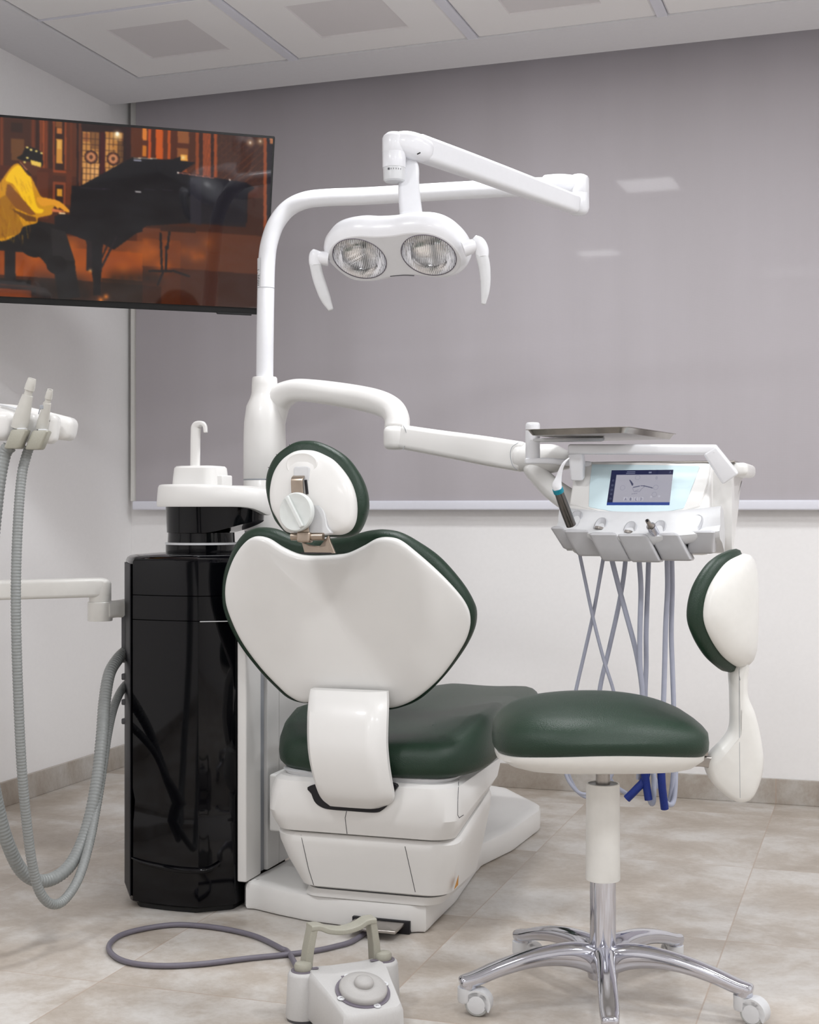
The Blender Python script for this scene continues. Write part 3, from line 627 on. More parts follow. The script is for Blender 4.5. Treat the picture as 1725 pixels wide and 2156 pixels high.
mb = MB().use('lgrey'); rec = [(500, 520), (560, 512), (690, 518), (700, 640), (735, 880), (880, 1080), (925, 1280), (950, 1384), (520, 1384), (500, 1200), (512, 860), (492, 640)]
mb.pad(S1.pts(rec, *K10), S1.w, [(0, 1, -.012), (.0, 1, .003), (.002, 1, .0045)], n=90); mb.build('recess_shade_plate', hsh)  # grey plate proud of the shell; its colour stands in for recess shade
mb = MB().use('white'); mb.pad(S1.pts([(590, 325), (700, 345), (775, 410), (785, 490), (730, 580), (640, 620), (540, 620), (440, 600), (390, 520), (400, 420), (470, 350)], *K10), S1.w, [(0, 1, -.01), (.0, 1, -.001), (.002, 1, .0006), (.004, 1, -.0002), (.006, .9, -.0012), (.006, .5, -.0016)], n=60); mb.build('finger_dimple', hsh)
mb = MB().use('tan'); mb.sweep([hp(605, 640, .018), hp(608, 690, .034), hp(610, 780, .036), hp(625, 950, .036), hp(690, 1370, .036), hp(700, 1470, .030)], [(.0275, .005)]*6, HR.A, ends=0, rad=.2)
br = mb.build('headrest_bracket', ch)
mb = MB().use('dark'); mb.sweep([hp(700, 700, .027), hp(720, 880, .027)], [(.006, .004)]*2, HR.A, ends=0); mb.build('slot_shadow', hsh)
kc = hp(636, 1122, .040); kn = (HR.N*1.0+Vector((.18, 0, .05))*-1).normalized()
mb = MB().use('knob'); mb.lathe([(.036, -.004), (.0415, .0), (.043, .004), (.0425, .011), (.040, .014), (.034, .0125), (.022, .010), (.004, .011)], kc, kn, 48)
kb_ = mb.build('clamp_knob', ch)
t1 = (hp(480, 920, .045)-hp(700, 1330, .045)).normalized(); t1 = (t1-kn*t1.dot(kn)).normalized()
mb = MB().use('knob'); mb.rbox(kc+kn*.015, (.078, .011, .010), .003, .003, t1, kn.cross(t1)); mb.build('grip_bar', kb_)
mb = MB().use('tan')
mb.tube([hp(525, 1430, .030), hp(935, 1430, .030)], .0085, smooth=False, n=20); mb.rbox(hp(700, 1440, .031), (.031, .023, .024), .005, .004, HR.A, HR.B)
mb.build('hinge_pin', br)
mb = MB().use('tan'); hz_ = [(590, 1490), (650, 1520), (690, 1535), (900, 1535), (905, 1495), (935, 1400), (965, 1490), (1020, 1630), (628, 1630)]
mb.pad(S1.pts(hz_, *K10), S1.w, [(0, 1, -.006), (0, 1, .001), (.0005, 1, .0015)], n=110, sharp=True); mb.build('hinge_plate', br)
mb = MB().use('dark'); mb.rbox(hp(825, 1640, .024-.006), (.07, .003, .012), .001, .001, HR.A, HR.B); mb.build('hinge_slot', ch)
# carriage bracket at the left
MB().use('white').box((-1.485, 3.36, .18), (-1.38, 3.52, .325), .006).build('lift_bracket', ch)
mb = MB().use('yellow'); mb.poly([(-.951, 3.215+dy, z) for dy, z in ((0, .112), (.034, .115), (.02, .143))]); mb.v = [Vector((v.x+((v.z-.112)*.18), v.y, v.z)) for v in mb.v]
st_ = mb.build('warning_sticker', ch); st_['label'] = 'small yellow warning triangle'

# ================================================================== TREATMENT UNIT (cabinet + column)
cab = thing('dental_unit', 'tall glossy black dental unit cabinet with white spittoon bowl on top', 'dental unit', (-1.70, 3.42, 0))
fp = [(-1.874, 3.57), (-1.874, 3.42), (-1.874, 3.325), (-1.868, 3.312), (-1.80, 3.215), (-1.788, 3.205), (-1.745, 3.199), (-1.70, 3.196), (-1.65, 3.196), (-1.603, 3.199), (-1.600, 3.201), (-1.535, 3.250), (-1.53, 3.258), (-1.53, 3.42), (-1.53, 3.57)]
cen = Vector((-1.70, 3.40))
def fpr(z, ins, dz=0): 
    o = []
    for x, y in fp:
        d = (cen-Vector((x, y))); d = Vector((math.copysign(min(abs(d.x), ins), d.x), math.copysign(min(abs(d.y), ins), d.y)))
        o.append(Vector((x+d.x, y+d.y, z)))
    return o
mb = MB().use('black')
lv = [(.012, .010), (.018, .0), (.22, -.001), (.226, .002), (.27, .004), (.30, .0), (.50, 0), (.7225, 0), (.7235, .0025), (.7245, 0), (.784, 0), (.785, .0025), (.786, 0), (.868, .0), (.876, .003), (.880, .008), (.882, .014), (.886, .06), (.888, .12)]
mb.loft([fpr(z, i_) for z, i_ in lv]); mb.build('cabinet_body', cab, ang=25)
M['satin'] = mat('satin_black', (22, 22, 27), .5, var=.04, spec=.25)
mb = MB().use('satin'); c0_, c1_x = Vector((-1.8755, 3.322, 0)), Vector((-1.7955, 3.2075, 0)); dd_ = (c1_x-c0_).normalized(); nn_2 = Vector((dd_.y, -dd_.x, 0)); nn_2 = nn_2 if nn_2.x < 0 else -nn_2
mb.rbox((c0_+c1_x)/2+nn_2*.0005+Vector((0, 0, .445)), ((c1_x-c0_).length, .835, .003), .002, .001, dd_, U_); mb.box((-1.8765, 3.325, .03), (-1.873, 3.568, .862), .001); mb.build('side_trim', cab)
MB().use('rubber').loft([fpr(0, .014), fpr(.013, .014)]).build('plinth', cab)
mb = MB().use('black'); mb.tube([atY(277, 1806, 3.203), atY(300, 1816, 3.1965), atY(360, 1829, 3.193), atY(420, 1834, 3.197), atY(447, 1828, 3.212), atY(466, 1815, 3.226)], [.002, .005, .007, .007, .005, .002], n=12); mb.build('drawer_lip', cab)
seam('cover_line', cab, [atY(421, 1309, 3.201), atY(485, 1308, 3.240)], .0012, 'lgrey')
# hose ports on the left side
hpb = MB().use('dgrey'); 
for z0, z1 in ((.60, .735), (.555, .572), (.49, .505), (.44, .455)): hpb.box((-1.884, 3.315, z0), (-1.862, 3.345, z1), .003)
hpb.box((-1.880, 3.35, .42), (-1.872, 3.46, .74), .003); hpb.build('port_panel', cab)
# spittoon
SC = Vector((-1.705, 3.42, 0)); kS = 3.78/F
def sz(y): return 1+(HY-y)*kS
mb = MB().use('black'); mb.lathe([(.092, sz(1164)), (.093, sz(1160)), (.093, sz(1146)), (.092, sz(1145))], SC); mb.lathe([(.088, sz(1142)), (.087, sz(1124)), (.087, sz(1121))], SC)
mb.build('spittoon_neck', cab)
MB().use('lgrey').lathe([(.088, sz(1146.5)), (.0945, sz(1146)), (.0945, sz(1142)), (.088, sz(1141.5))], SC).build('neck_ring', cab)
# under-bowl: drum flaring toward +x
def bowl(a, z_, rr, ext):   # plan point: circle pulled out toward the chair (+x, slightly +y)
    x = math.cos(a); y = math.sin(a); e = max(0, x)**1.3*ext
    return Vector((SC.x+x*rr+e, SC.y+y*(rr+e*.05), z_))
n = 56; AA = [2*math.pi*i/n for i in range(n)]
def bzb(a, t):   # lower edge rises toward the extended end
    x = max(0, math.cos(a)); return x
mb = MB().use('black'); rings = []
for t in (0, .02, .3, .6, 1):
    r = []
    for a in AA:
        ext = .085; X_ = bowl(a, 0, .09, ext).x-SC.x; x = max(0, (X_-.055)/.120); zb = sz(1122)+(sz(1095)-sz(1122))*x**1.25; zt = sz(1066)
        rr = .090 if t else .086
        r.append(bowl(a, zb+(zt-zb)*t, rr+.003*t, ext*(1 if t else .97)))
    rings.append(r)
mb.loft(rings); mb.build('bowl_housing', cab, ang=40)
mb = MB().use('white'); rings = []
for rr, ext, z_ in ((.100, .083, 1067), (.114, .080, 1067), (.1165, .080, 1063), (.115, .079, 1045), (.113, .078, 1027), (.110, .077, 1022), (.104, .076, 1020.5), (.096, .072, 1023), (.085, .066, 1032), (.055, .04, 1044), (.02, .01, 1048)):
    rings.append([bowl(a, sz(z_)-(max(0, math.cos(a))**3*.012 if z_ < 1040 else 0)-((max(0, math.cos(a))**14)*.022 if z_ >= 1063 else 0), rr, ext) for a in AA])
mb.loft(rings); mb.build('spittoon_bowl', cab, ang=50)
# cup stand with filler spout
cs = SC+Vector((-.002, 0, 0)); 
mb = MB().use('white'); 
mb.loft([[Vector((cs.x+a, cs.y-.0+b_, z)) for a, b_ in rrect(w_, d_, r_, 6)] for z, w_, d_, r_ in ((sz(1030), .130, .12, .03), (sz(1005), .126, .115, .03), (sz(986), .120, .11, .028), (sz(982), .112, .10, .026), (sz(981), .09, .08, .02))])
mb.box((cs.x+.05, cs.y-.03, sz(1026)), (cs.x+.078, cs.y+.03, sz(1001)), .004); mb.build('cup_stand', cab)
px_ = W(412, 985, 3.76); 
mb = MB().use('white'); mb.sweep([W(411, 984, 3.76), W(411.5, 950, 3.76), W(412, 915, 3.76), W(413.5, 898, 3.76), W(420, 892.5, 3.755), W(428, 892.5, 3.75), W(432, 899, 3.75), W(433, 910, 3.75)], [(.024, .025)]*4+[(.024, .016), (.024, .011), (.022, .010), (.022, .009)], A_, rad=.35, ends=.1, sub=5)
mb.build('water_spout', cab)
# arm bracket of the suction side is separate; white housing at the right and column
mb = MB().use('white'); mb.box((-1.528, 3.262, .072), (-1.503, 3.352, .84), .004); mb.build('side_panel', cab)
MB().use('grey').box((-1.528, 3.353, .072), (-1.512, 3.392, .84), .003).build('cable_channel', cab)
mb = MB().use('white'); mb.box((-1.528, 3.393, .072), (-1.503, 3.467, .84), .003); mb.box((-1.528, 3.470, .072), (-1.503, 3.70, .84), .003); mb.build('side_panel', cab)
COL = W(557.5, HY, 3.97); COL = Vector((COL.x, COL.y, 0)); kC = 3.97/F
def cz_(y): return 1+(HY-y)*kC
mb = MB().use('white'); mb.lathe([(.057, cz_(1118)), (.058, cz_(1110)), (.0585, cz_(1012)), (.0575, cz_(1011)), (.0575, cz_(1009)), (.0585, cz_(1008)), (.0585, cz_(930)), (.057, cz_(890)), (.0505, cz_(855)), (.040, cz_(838)), (.0365, cz_(828)), (.0355, cz_(810)), (.0345, cz_(797)), (.0325, cz_(794)), (.026, cz_(794))], COL, n=56)
mb.build('support_column', cab, ang=50)
MB().use('grey').lathe([(.0576, cz_(1012)), (.0586, cz_(1011.4)), (.0586, cz_(1009)), (.0576, cz_(1008.4))], COL, n=56).build('column_seam', cab)
MB().use('dgrey').lathe([(.055, .70), (.055, cz_(1117))], COL).build('column_foot', cab)
mb = MB().use('white'); mb.box((-1.70, 3.58, .072), (-1.53, 3.72, .80), .01); mb.build('rear_housing', cab)

# ================================================================== OPERATING LAMP
lp = thing('operating_lamp', 'white dental operating lamp with two round reflectors on a curved pole', 'lamp', tuple(COL+Vector((0, 0, cz_(794)))))
path = [W(557.5, 800, 3.97), W(558.5, 700, 3.97), W(560, 607, 3.97), W(562, 550, 3.97), W(567, 512, 3.965), W(581, 472, 3.96), W(606, 440, 3.955), W(642, 422, 3.94), W(690, 416, 3.93), W(778, 412.5, 3.91), W(964, 401.5, 3.86), W(1089, 395, 3.82), W(1160, 391.5, 3.80), W(1205, 390, 3.79)]
mb = MB().use('lampwhite'); mb.tube(path, [.0238]*14, n=28, sub=8); pl_ = mb.build('pole', lp, ang=50)
seam('pole_joint', pl_, [W(560, 607, 3.97)+Vector((math.cos(a)*.0239, math.sin(a)*.0239, 0)) for a in [2*math.pi*i/24 for i in range(25)]], .0007, 'grey')
# rating label wrapped on the pole
mb = MB().use('paper')
def wrapl(z0, z1, a0, a1, c, rr): 
    r0 = [];r1 = []
    for i in range(9):
        a = a0+(a1-a0)*i/8; d = (R_*math.cos(a)+A_*math.sin(a))*rr; r0.append(c+d+Vector((0, 0, z0))); r1.append(c+d+Vector((0, 0, z1)))
    return r0, r1
c0 = W(561, 545, 3.97); c1_ = W(560, 607, 3.97); cc0 = Vector((c1_.x, c1_.y, 0))
zA, zB, zC, zD = cz_(606), cz_(577), cz_(575), cz_(545)
for z0, z1 in ((zA, zB), (zC, zD)):
    r0, r1 = wrapl(z0, z1, math.radians(160), math.radians(235), cc0+R_*.0008, .0243); mb.loft([r0, r1], closed=False)
mb.use('dgrey')
for i in range(7):
    z0 = zA+.004+i*.0045; r0, r1 = wrapl(z0, z0+.0018, math.radians(195+random.uniform(0, 10)), math.radians(218+random.uniform(0, 12)), cc0+R_*.0008, .0246); mb.loft([r0, r1], closed=False)
r0, r1 = wrapl(zC+.006, zC+.0075, math.radians(180), math.radians(225), cc0+R_*.0008, .0246); mb.loft([r0, r1], closed=False)
mb.build('rating_label', pl_)
jc = W(1219, 410, 3.79); kJ = 3.79/F
mb = MB().use('lampwhite'); mb.lathe([(.004, 43*kJ), (.016, 41.5*kJ), (.024, 38*kJ), (.0272, 33*kJ), (.0275, 3*kJ), (.0268, 2*kJ), (.0275, 1*kJ), (.0275, -28*kJ), (.025, -36*kJ), (.018, -42*kJ), (.004, -44*kJ)], jc, n=36)
mb.sweep([W(1150, 388, 3.80), W(1180, 387, 3.795), W(1215, 388, 3.79)], [(.052, .048), (.056, .050), (.052, .044)], A_, rad=.49, ends=.2)
mb.build('elbow_joint', lp, ang=40)
E0, E1 = W(1207, 429, 3.74), W(880, 310, 3.32)
mb = MB().use('lampwhite'); mb.sweep([E0, W(1120, 397, 3.63), W(1000, 353, 3.475), E1], [(.040, .047), (.043, .052), (.046, .056), (.047, .058)], A_, rad=.28, ends=.35); arm = mb.build('spring_arm', lp, ang=40)
kH = 3.30/F
hj = W(830, 340, 3.30)
mb = MB().use('lampwhite'); mb.lathe([(.0262, -14*kH), (.0267, -13*kH), (.0272, 18*kH), (.0265, 19*kH), (.0272, 20*kH), (.0272, 48*kH), (.024, 54*kH), (.016, 60*kH), (.004, 63*kH)], hj, n=36)
mb.sweep([W(832, 300, 3.30), W(852, 303, 3.305), W(872, 309, 3.315), W(890, 316, 3.33)], [(.050, .046), (.056, .058), (.058, .062), (.056, .056)], A_, rad=.42, ends=.4)
mb.build('head_joint', lp, ang=45)
mb = MB().use('lgrey'); mb.lathe([(.012, -43*kH), (.021, -43*kH), (.0245, -40*kH), (.0255, -15*kH), (.025, -13*kH)], hj, n=36)
for i in range(6):
    a = math.radians(-75+i*14); d = R_*math.cos(a+.2)+A_*math.sin(a+.2)*1; 
dial = mb.build('dial_ring', lp)
mb = MB().use('dgrey')
for i in range(6):
    a = math.radians(-118+i*13); d = R_*math.cos(a)+A_*math.sin(a); p = hj+d*.0256+Vector((0, 0, -20*kH)); t = R_*-math.sin(a)+A_*math.cos(a)
    mb.rbox(p, (.0012 if i else .005, .0035 if i else .005, .0006), .0002, .0002, t, U_)
mb.build('scale_marks', dial)
mb = MB().use('lampwhite'); mb.sweep([W(846, 338, 3.33), W(860, 352, 3.33), W(861, 385, 3.32), W(862, 415, 3.30), W(866, 455, 3.27)], [(.034, .030), (.046, .032), (.048, .032), (.050, .032), (.052, .034)], R_, rad=.3, ends=.2); mb.build('neck', lp, ang=40)
mb = MB().use('rubber'); mb.rbox(W(882, 323, 3.284), (.009, .003, .002), .001, .001, (R_+U_*.5), (U_-R_*.5)); mb.build('screw_slot', arm)
# lamp head
nn = (R_*-.215+U_*-.814-A_*.536).normalized(); aa = (R_+U_*.05-A_*.477).normalized()
ZH = 3.15; LH = PL(W(830.2, 540.5, ZH), aa, nn.cross(aa)); K12 = (640, 420, .24348)
plate = [(200, 470), (225, 410), (290, 350), (380, 318), (480, 305), (600, 310), (750, 303), (870, 283), (980, 277), (1100, 288), (1210, 330), (1300, 400), (1362, 490), (1372, 560), (1340, 620), (1280, 662), (1180, 680), (1060, 670), (950, 660), (850, 664), (740, 680), (620, 706), (520, 712), (420, 698), (330, 645), (255, 580), (212, 520)]
po = resample(cr(LH.pts(plate, *K12), 8, True), 150); po = [Vector((p[0], p[1])) for p in po]
if sum(po[i].x*po[(i+1) % 150].y-po[(i+1) % 150].x*po[i].y for i in range(150)) < 0: po.reverse()
nr = [Vector(((po[(i+1) % 150]-po[i-1]).y, -(po[(i+1) % 150]-po[i-1]).x)).normalized() for i in range(150)]
c_ = sum(po, Vector((0, 0)))/150
L1, L2 = LH.px(757.4, 544.2), LH.px(903, 536.9); RL = .0612
mb = MB().use('lampwhite')
lay = [(.006, 1, .0008), (.003, 1, 0), (.0, 1, -.003), (-.006, 1, -.008), (-.012, 1, -.018), (-.014, 1, -.032), (-.010, 1, -.048), (.002, 1, -.062), (.016, .96, -.072), (.03, .85, -.080), (.03, .6, -.086), (.03, .3, -.088)]
mb.loft([[LH.w(*(c_+(p-q_*i_-c_)*s_), d) for p, q_ in zip(po, nr)] for i_, s_, d in lay], False, True)
inner = [p-q_*.006 for p, q_ in zip(po, nr)]
holes = [[Vector((L_[0]+RL*math.cos(a), L_[1]+RL*math.sin(a))) for a in [2*math.pi*i/48 for i in range(48)]] for L_ in (L1, L2)]
allp = [Vector((p.x, p.y, 0)) for p in inner]+[Vector((p.x, p.y, 0)) for h in holes for p in h]
tri = tessellate_polygon([[Vector((p.x, p.y, 0)) for p in inner]]+[[Vector((p.x, p.y, 0)) for p in h] for h in holes])
b0 = len(mb.v); mb.v += [LH.w(p.x, p.y, .0008) for p in allp]
for t in tri: mb.face(tuple(b0+i for i in t))
hd = mb.build('lamp_head', lp, ang=30)
seam('head_slot', hd, [LH.w(*LH.px(640+x*.24348, 420+y*.24348), .001) for x, y in ((748, 662), (810, 655), (880, 652), (955, 656))], .0012, 'dgrey')
ribd = (LH.A*.35+LH.B*.94).normalized()
for L_ in (L1, L2):
    O = LH.w(L_[0], L_[1], 0)
    mb = MB().use('reflector'); mb.lathe([(.0612, .0005), (.0600, -.004), (.057, -.016), (.050, -.030), (.034, -.042), (.016, -.048), (.003, -.049)], O, LH.N, 48, False); rf = mb.build('reflector', hd, ang=80)
    mb = MB().use('dgrey'); mb.rbox(O+LH.N*-.034, (.010, .012, .012), .003, .003, LH.A, LH.B); mb.use('lampwhite'); mb.rbox(O+LH.N*-.013-LH.B*.012+LH.A*.004, (.013, .058, .003), .003, .001, (LH.A-LH.B*.25), (LH.B+LH.A*.25)); mb.build('bulb_shield', rf)
    mb = MB().use('lens'); mb.lathe([(.0608, -.001), (.0608, .0012), (.05, .0035), (.03, .0055), (.004, .0065)], O, LH.N, 48)
    ls = mb.build('glass_lens', hd, ang=80)
    at = ls.data.attributes.new('rib', 'FLOAT', 'POINT'); wv = [MW[ls.name] @ v.co for v in ls.data.vertices]
    at.data.foreach_set('value', [(v-O).dot((LH.A*.94-LH.B*.3).normalized()) for v in wv])
    mb = MB().use('pad'); mb.tube([O+LH.N*.0012+(LH.A*math.cos(a)+LH.B*math.sin(a))*.0614 for a in [2*math.pi*i/48 for i in range(49)]], .0011, n=6, smooth=False); mb.build('lens_rim', hd)
ZL, ZR = ZH+.05, ZH-.08
mb = MB().use('lampwhite'); mb.tube([W(692, 545, ZL), W(676, 543, ZL), W(668, 540, ZL)], [.016, .015, .013], n=20); mb.tube([W(668, 528, ZL), W(665, 537, ZL), W(664, 550, ZL), W(665, 559, ZL)], [.010, .0145, .0145, .0135], n=20); h1 = mb.build('handle_mount', hd, ang=50)
mb = MB().use('lgrey'); mb.sweep([W(664, 556, ZL), W(669, 580, ZL), W(677, 605, ZL), W(686, 629, ZL), W(696, 650, ZL)], [(.026, .024), (.026, .022), (.026, .020), (.023, .017), (.013, .010)], R_, rad=.42, ends=.4); mb.build('handle', hd, ang=50)
mb = MB().use('lampwhite'); mb.tube([W(976, 525, ZR), W(990, 520, ZR), W(1002, 517, ZR)], [.017, .016, .014], n=20); mb.tube([W(997, 502, ZR), W(1008, 512, ZR), W(1014, 526, ZR), W(1016, 541, ZR)], [.009, .0145, .0155, .0135], n=20); mb.build('handle_mount', hd, ang=50)
mb = MB().use('lgrey'); mb.sweep([W(1015, 538, ZR), W(1020, 560, ZR), W(1022.5, 590, ZR), W(1021.5, 615, ZR), W(1018.5, 638, ZR)], [(.027, .024), (.025, .022), (.022, .020), (.018, .016), (.010, .008)], R_, rad=.42, ends=.4); mb.build('handle', hd, ang=50)

# ================================================================== DELIVERY CONSOLE
co = thing('instrument_console', 'white dental instrument console with touch screen on a swinging arm', 'console', tuple(COL+Vector((0, 0, 1.25))))
mb = MB().use('white'); mb.sweep([W(569, 935, 3.975), W(572, 880, 3.975), W(586, 842, 3.97), W(618, 823, 3.94), W(665, 824, 3.90), W(740, 835, 3.86), W(795, 847, 3.81), W(825, 862, 3.78), W(836, 882, 3.76), W(836, 902, 3.75)], [(.07, .07), (.08, .082), (.08, .078), (.075, .062), (.072, .062), (.07, .066), (.068, .067), (.066, .066), (.066, .066), (.066, .066)], A_, rad=.46, ends=.1); mb.build('fixed_arm', co, ang=50)
mb = MB().use('white'); mb.rbox(W(832, 922, 3.74), (.060, .066, .062), .026, .016, R_, A_); mb.build('arm_knuckle', co, ang=45)
mb = MB().use('white'); mb.sweep([W(852, 921, 3.735), W(930, 934, 3.70), W(1020, 949, 3.66), W(1098, 962, 3.63)], [(.058, .062), (.058, .066), (.058, .073), (.058, .075)], A_, rad=.22, ends=.1); sa = mb.build('spring_arm', co, ang=40)
for (x, y0, y1, Z) in ((855, 898, 946, 3.735),): seam('joint_seam', sa, [W(x-6, y0-2, Z-.031), W(x, y0+10, Z-.031), W(x+1, y0+30, Z-.031), W(x-6, y1+1, Z-.031)], .0009, 'grey')
seam('joint_seam', sa, [W(1092, 932, 3.597), W(1078, 942, 3.597), W(1075, 960, 3.597), W(1080, 980, 3.597), W(1090, 989, 3.597)], .0009, 'grey')
mb = MB().use('white'); mb.sweep([W(1095, 962, 3.63), W(1130, 965, 3.62), W(1165, 966, 3.61), W(1190, 968, 3.6)], [(.066, .074), (.07, .072), (.07, .072), (.06, .05)], A_, rad=.45, ends=.4)
mb.sweep([W(1120, 985, 3.62), W(1145, 1012, 3.61), W(1175, 1038, 3.59), W(1230, 1075, 3.55)], [(.06, .045), (.06, .05), (.06, .055), (.06, .06)], A_, rad=.3, ends=.3); mb.build('head_mount', co, ang=45)
# head shell: side profile (y, z) swept along x
x0, x1 = -.705, -.378
def zl(v, py, px=1350): return atY(px, py, v).z
prof = [(3.315, .988), (3.335, 1.012), (3.40, 1.092), (3.412, 1.104), (3.43, 1.108), (3.60, 1.104), (3.645, 1.095), (3.655, 1.075), (3.63, 1.04), (3.55, .985), (3.46, .93), (3.41, .90), (3.36, .895), (3.325, .92), (3.315, .96)]
mb = MB().use('white'); rings = []
for t, s_ in ((0, .90), (.008, .95), (.03, .99), (.06, 1), (.94, 1), (.97, .99), (.992, .95), (1, .90)):
    x = x0+(x1-x0)*t; cyy, czz = 3.48, 1.03
    rings.append([Vector((x, cyy+(y-cyy)*s_, czz+(z-czz)*s_)) for y, z in cr(prof, 3, True)])
mb.loft(rings); sh = mb.build('head_shell', co, ang=35)
# face panel (glass) and display on the sloping front
fdir = Vector((0, .078, .098)).normalized()
fA = Vector((0, 3.315, .988)); FP = PL((-.545, 3.367, 1.052), (1, 0, 0), fdir); FP.O = FP.O+FP.N*.0035
gl = [(1247, 978), (1300, 978.5), (1400, 980), (1474, 982), (1462, 1015), (1440, 1071), (1400, 1078), (1345, 1081), (1290, 1077), (1240, 1068), (1242, 1020)]
mb = MB().use('white'); wl = [(1226, 972), (1300, 972), (1400, 974), (1497, 977), (1490, 1020), (1474, 1066), (1430, 1078), (1345, 1086), (1280, 1082), (1200, 1060), (1208, 1010)]
mb.pad(FP.pts(wl), FP.w, [(0, 1, -.02), (0, 1, -.002), (.002, 1, 0)], n=120, sharp=True); mb.build('face_frame', co)
mb = MB().use('cyan'); mb.pad(FP.pts(gl), FP.w, [(0, 1, -.001), (0, 1, .0008), (.0005, 1, .0012)], n=120, sharp=True); gp = mb.build('glass_panel', co)
gp['label'] = 'pale cyan glass front panel'
d0 = FP.px(1293, 989); d1 = FP.px(1423, 992); d2 = FP.px(1405, 1067); d3 = FP.px(1274, 1062)
dx0 = (d0[0]+d3[0])/2; dx1 = (d1[0]+d2[0])/2; dy1 = (d0[1]+d1[1])/2; dy0 = (d2[1]+d3[1])/2; dw, dh = dx1-dx0, dy1-dy0
ui = Ras(220, 132, 100, 60, (186, 184, 196))
ui.poly([(0, 0), (100, 0), (100, 8), (0, 8)], (38, 42, 80)); ui.poly([(0, 8), (9, 8), (9, 55), (0, 55)], (42, 46, 78)); ui.poly([(0, 55.2), (100, 55.2), (100, 60), (0, 60)], (52, 78, 158))
for y in (18, 26, 34, 41, 49): ui.ell((5, y), 1.6, 1.6, (120, 126, 150), ring=.6)
for i in range(12): ui.line((26+i*1.1, 3.2), (26.6+i*1.1, 3.2), 1.0, (170, 174, 196)); ui.line((25+i*1.2, 5.8), (25.6+i*1.2, 5.8), 1.0, (170, 174, 196))
ui.poly([(61, 3), (65.5, 3), (65.5, 6), (61, 6)], (140, 146, 170)); ui.line((94, 6), (95, 3), .6, (150, 156, 180)); ui.line((96.5, 6), (95.3, 3), .6, (150, 156, 180))
ui.poly([(31, 17), (33, 17.5), (38.5, 24), (38, 27), (36.5, 27)], (70, 72, 100))
ui.line((39, 30), (49, 27.5), 1.1, (60, 62, 92)); ui.line((51, 27.2), (57, 27.5), 1.1, (60, 62, 92)); ui.line((57, 27.5), (70, 31), 1.1, (60, 62, 92))
for a_, b2 in (((38, 31), (41, 37)), ((41, 37), (50, 37)), ((50, 37), (53, 32)), ((43, 36), (48, 34)), ((38, 41), (46, 40)), ((53, 32), (57, 29))): ui.line(a_, b2, .55, (120, 120, 140))
for x, y in ((44, 13), (22, 30.5), (75, 30), (74, 42)): ui.ell((x, y), 4, 4, (150, 150, 168), ring=.45)
ui.ell((74.5, 14), 1.6, 2.2, (140, 140, 160), ring=.5)
for i, a in enumerate((150, 160, 170)): pass
for i, L_ in enumerate('ABCD'):
    x = 26+i*8.3; ui.poly([(x, 46.5), (x+6.5, 46.5), (x+6.5, 52.5), (x, 52.5)], (206, 204, 216)); X, Y = x+2.1, 47.6
    S_ = {'A': [((0, 4), (1.2, 0)), ((1.2, 0), (2.4, 4)), ((.5, 2.6), (1.9, 2.6))], 'B': [((0, 0), (0, 4)), ((0, 0), (2, .4)), ((2, .4), (1.8, 2)), ((0, 2), (1.9, 2)), ((1.9, 2), (2.1, 3.6)), ((0, 4), (2.1, 3.7))], 'C': [((2.2, .4), (.6, .3)), ((.6, .3), (0, 2)), ((0, 2), (.6, 3.8)), ((.6, 3.8), (2.2, 3.7))], 'D': [((0, 0), (0, 4)), ((0, 0), (1.6, .5)), ((1.6, .5), (2.2, 2)), ((2.2, 2), (1.6, 3.6)), ((1.6, 3.6), (0, 4))]}[L_]
    for p, q_ in S_: ui.line((X+p[0], Y+p[1]), (X+q_[0], Y+q_[1]), .62, (96, 96, 120))
ui.glow((69.5, 46), 3, (235, 235, 245), .8); ui.glow((82, 45), 3, (235, 235, 245), .8); ui.blur()
dsp = picture('display', ui, lambda x, y: FP.w(dx0+x/100*dw, dy1-y/60*dh, .0016), co, M['ui']); dsp['label'] = 'colour touch display with a chair diagram'
# top handle
HZ = 3.405
def hw(x, y, v): return atY(x, y, v)
mb = MB().use('lampwhite')
mb.sweep([hw(1217, 1006, 3.36), hw(1216, 975, 3.35), hw(1214, 958, 3.35)], [(.032, .030), (.034, .034), (.034, .034)], (0, 1, 0), rad=.2, ends=.1, smooth=False)
mb.sweep([hw(1203, 946, 3.34), hw(1505, 947, 3.34)], [(.030, .0235)]*2, (0, 1, 0), rad=.3, ends=.25, smooth=False)
mb.sweep([hw(1497, 949, 3.34), hw(1536, 1003, 3.36)], [(.032, .036), (.034, .044)], (0, 1, 0), rad=.2, ends=.15, smooth=False)
mb.build('grab_handle', co, ang=35)
# right rear wing
mb = MB().use('white'); mb.loft([[Vector((xx, yy, zz)) for yy, zz in cr([(3.44, 1.10), (3.60, 1.106), (3.68, 1.10), (3.69, 1.085), (3.68, 1.072), (3.64, 1.062), (3.58, 1.0), (3.50, .94), (3.45, .905), (3.42, .91), (3.42, 1.05)], 3, True)] for xx in (-.40, -.335)]); mb.box((-.385, 3.46, 1.078), (-.302, 3.685, 1.110), .012); mb.build('side_wing', co)
# tray work surface edge
MB().use('steel').rbox((-.55, 3.53, 1.112), (.44, .17, .005), .004, .002).build('top_mat', co)
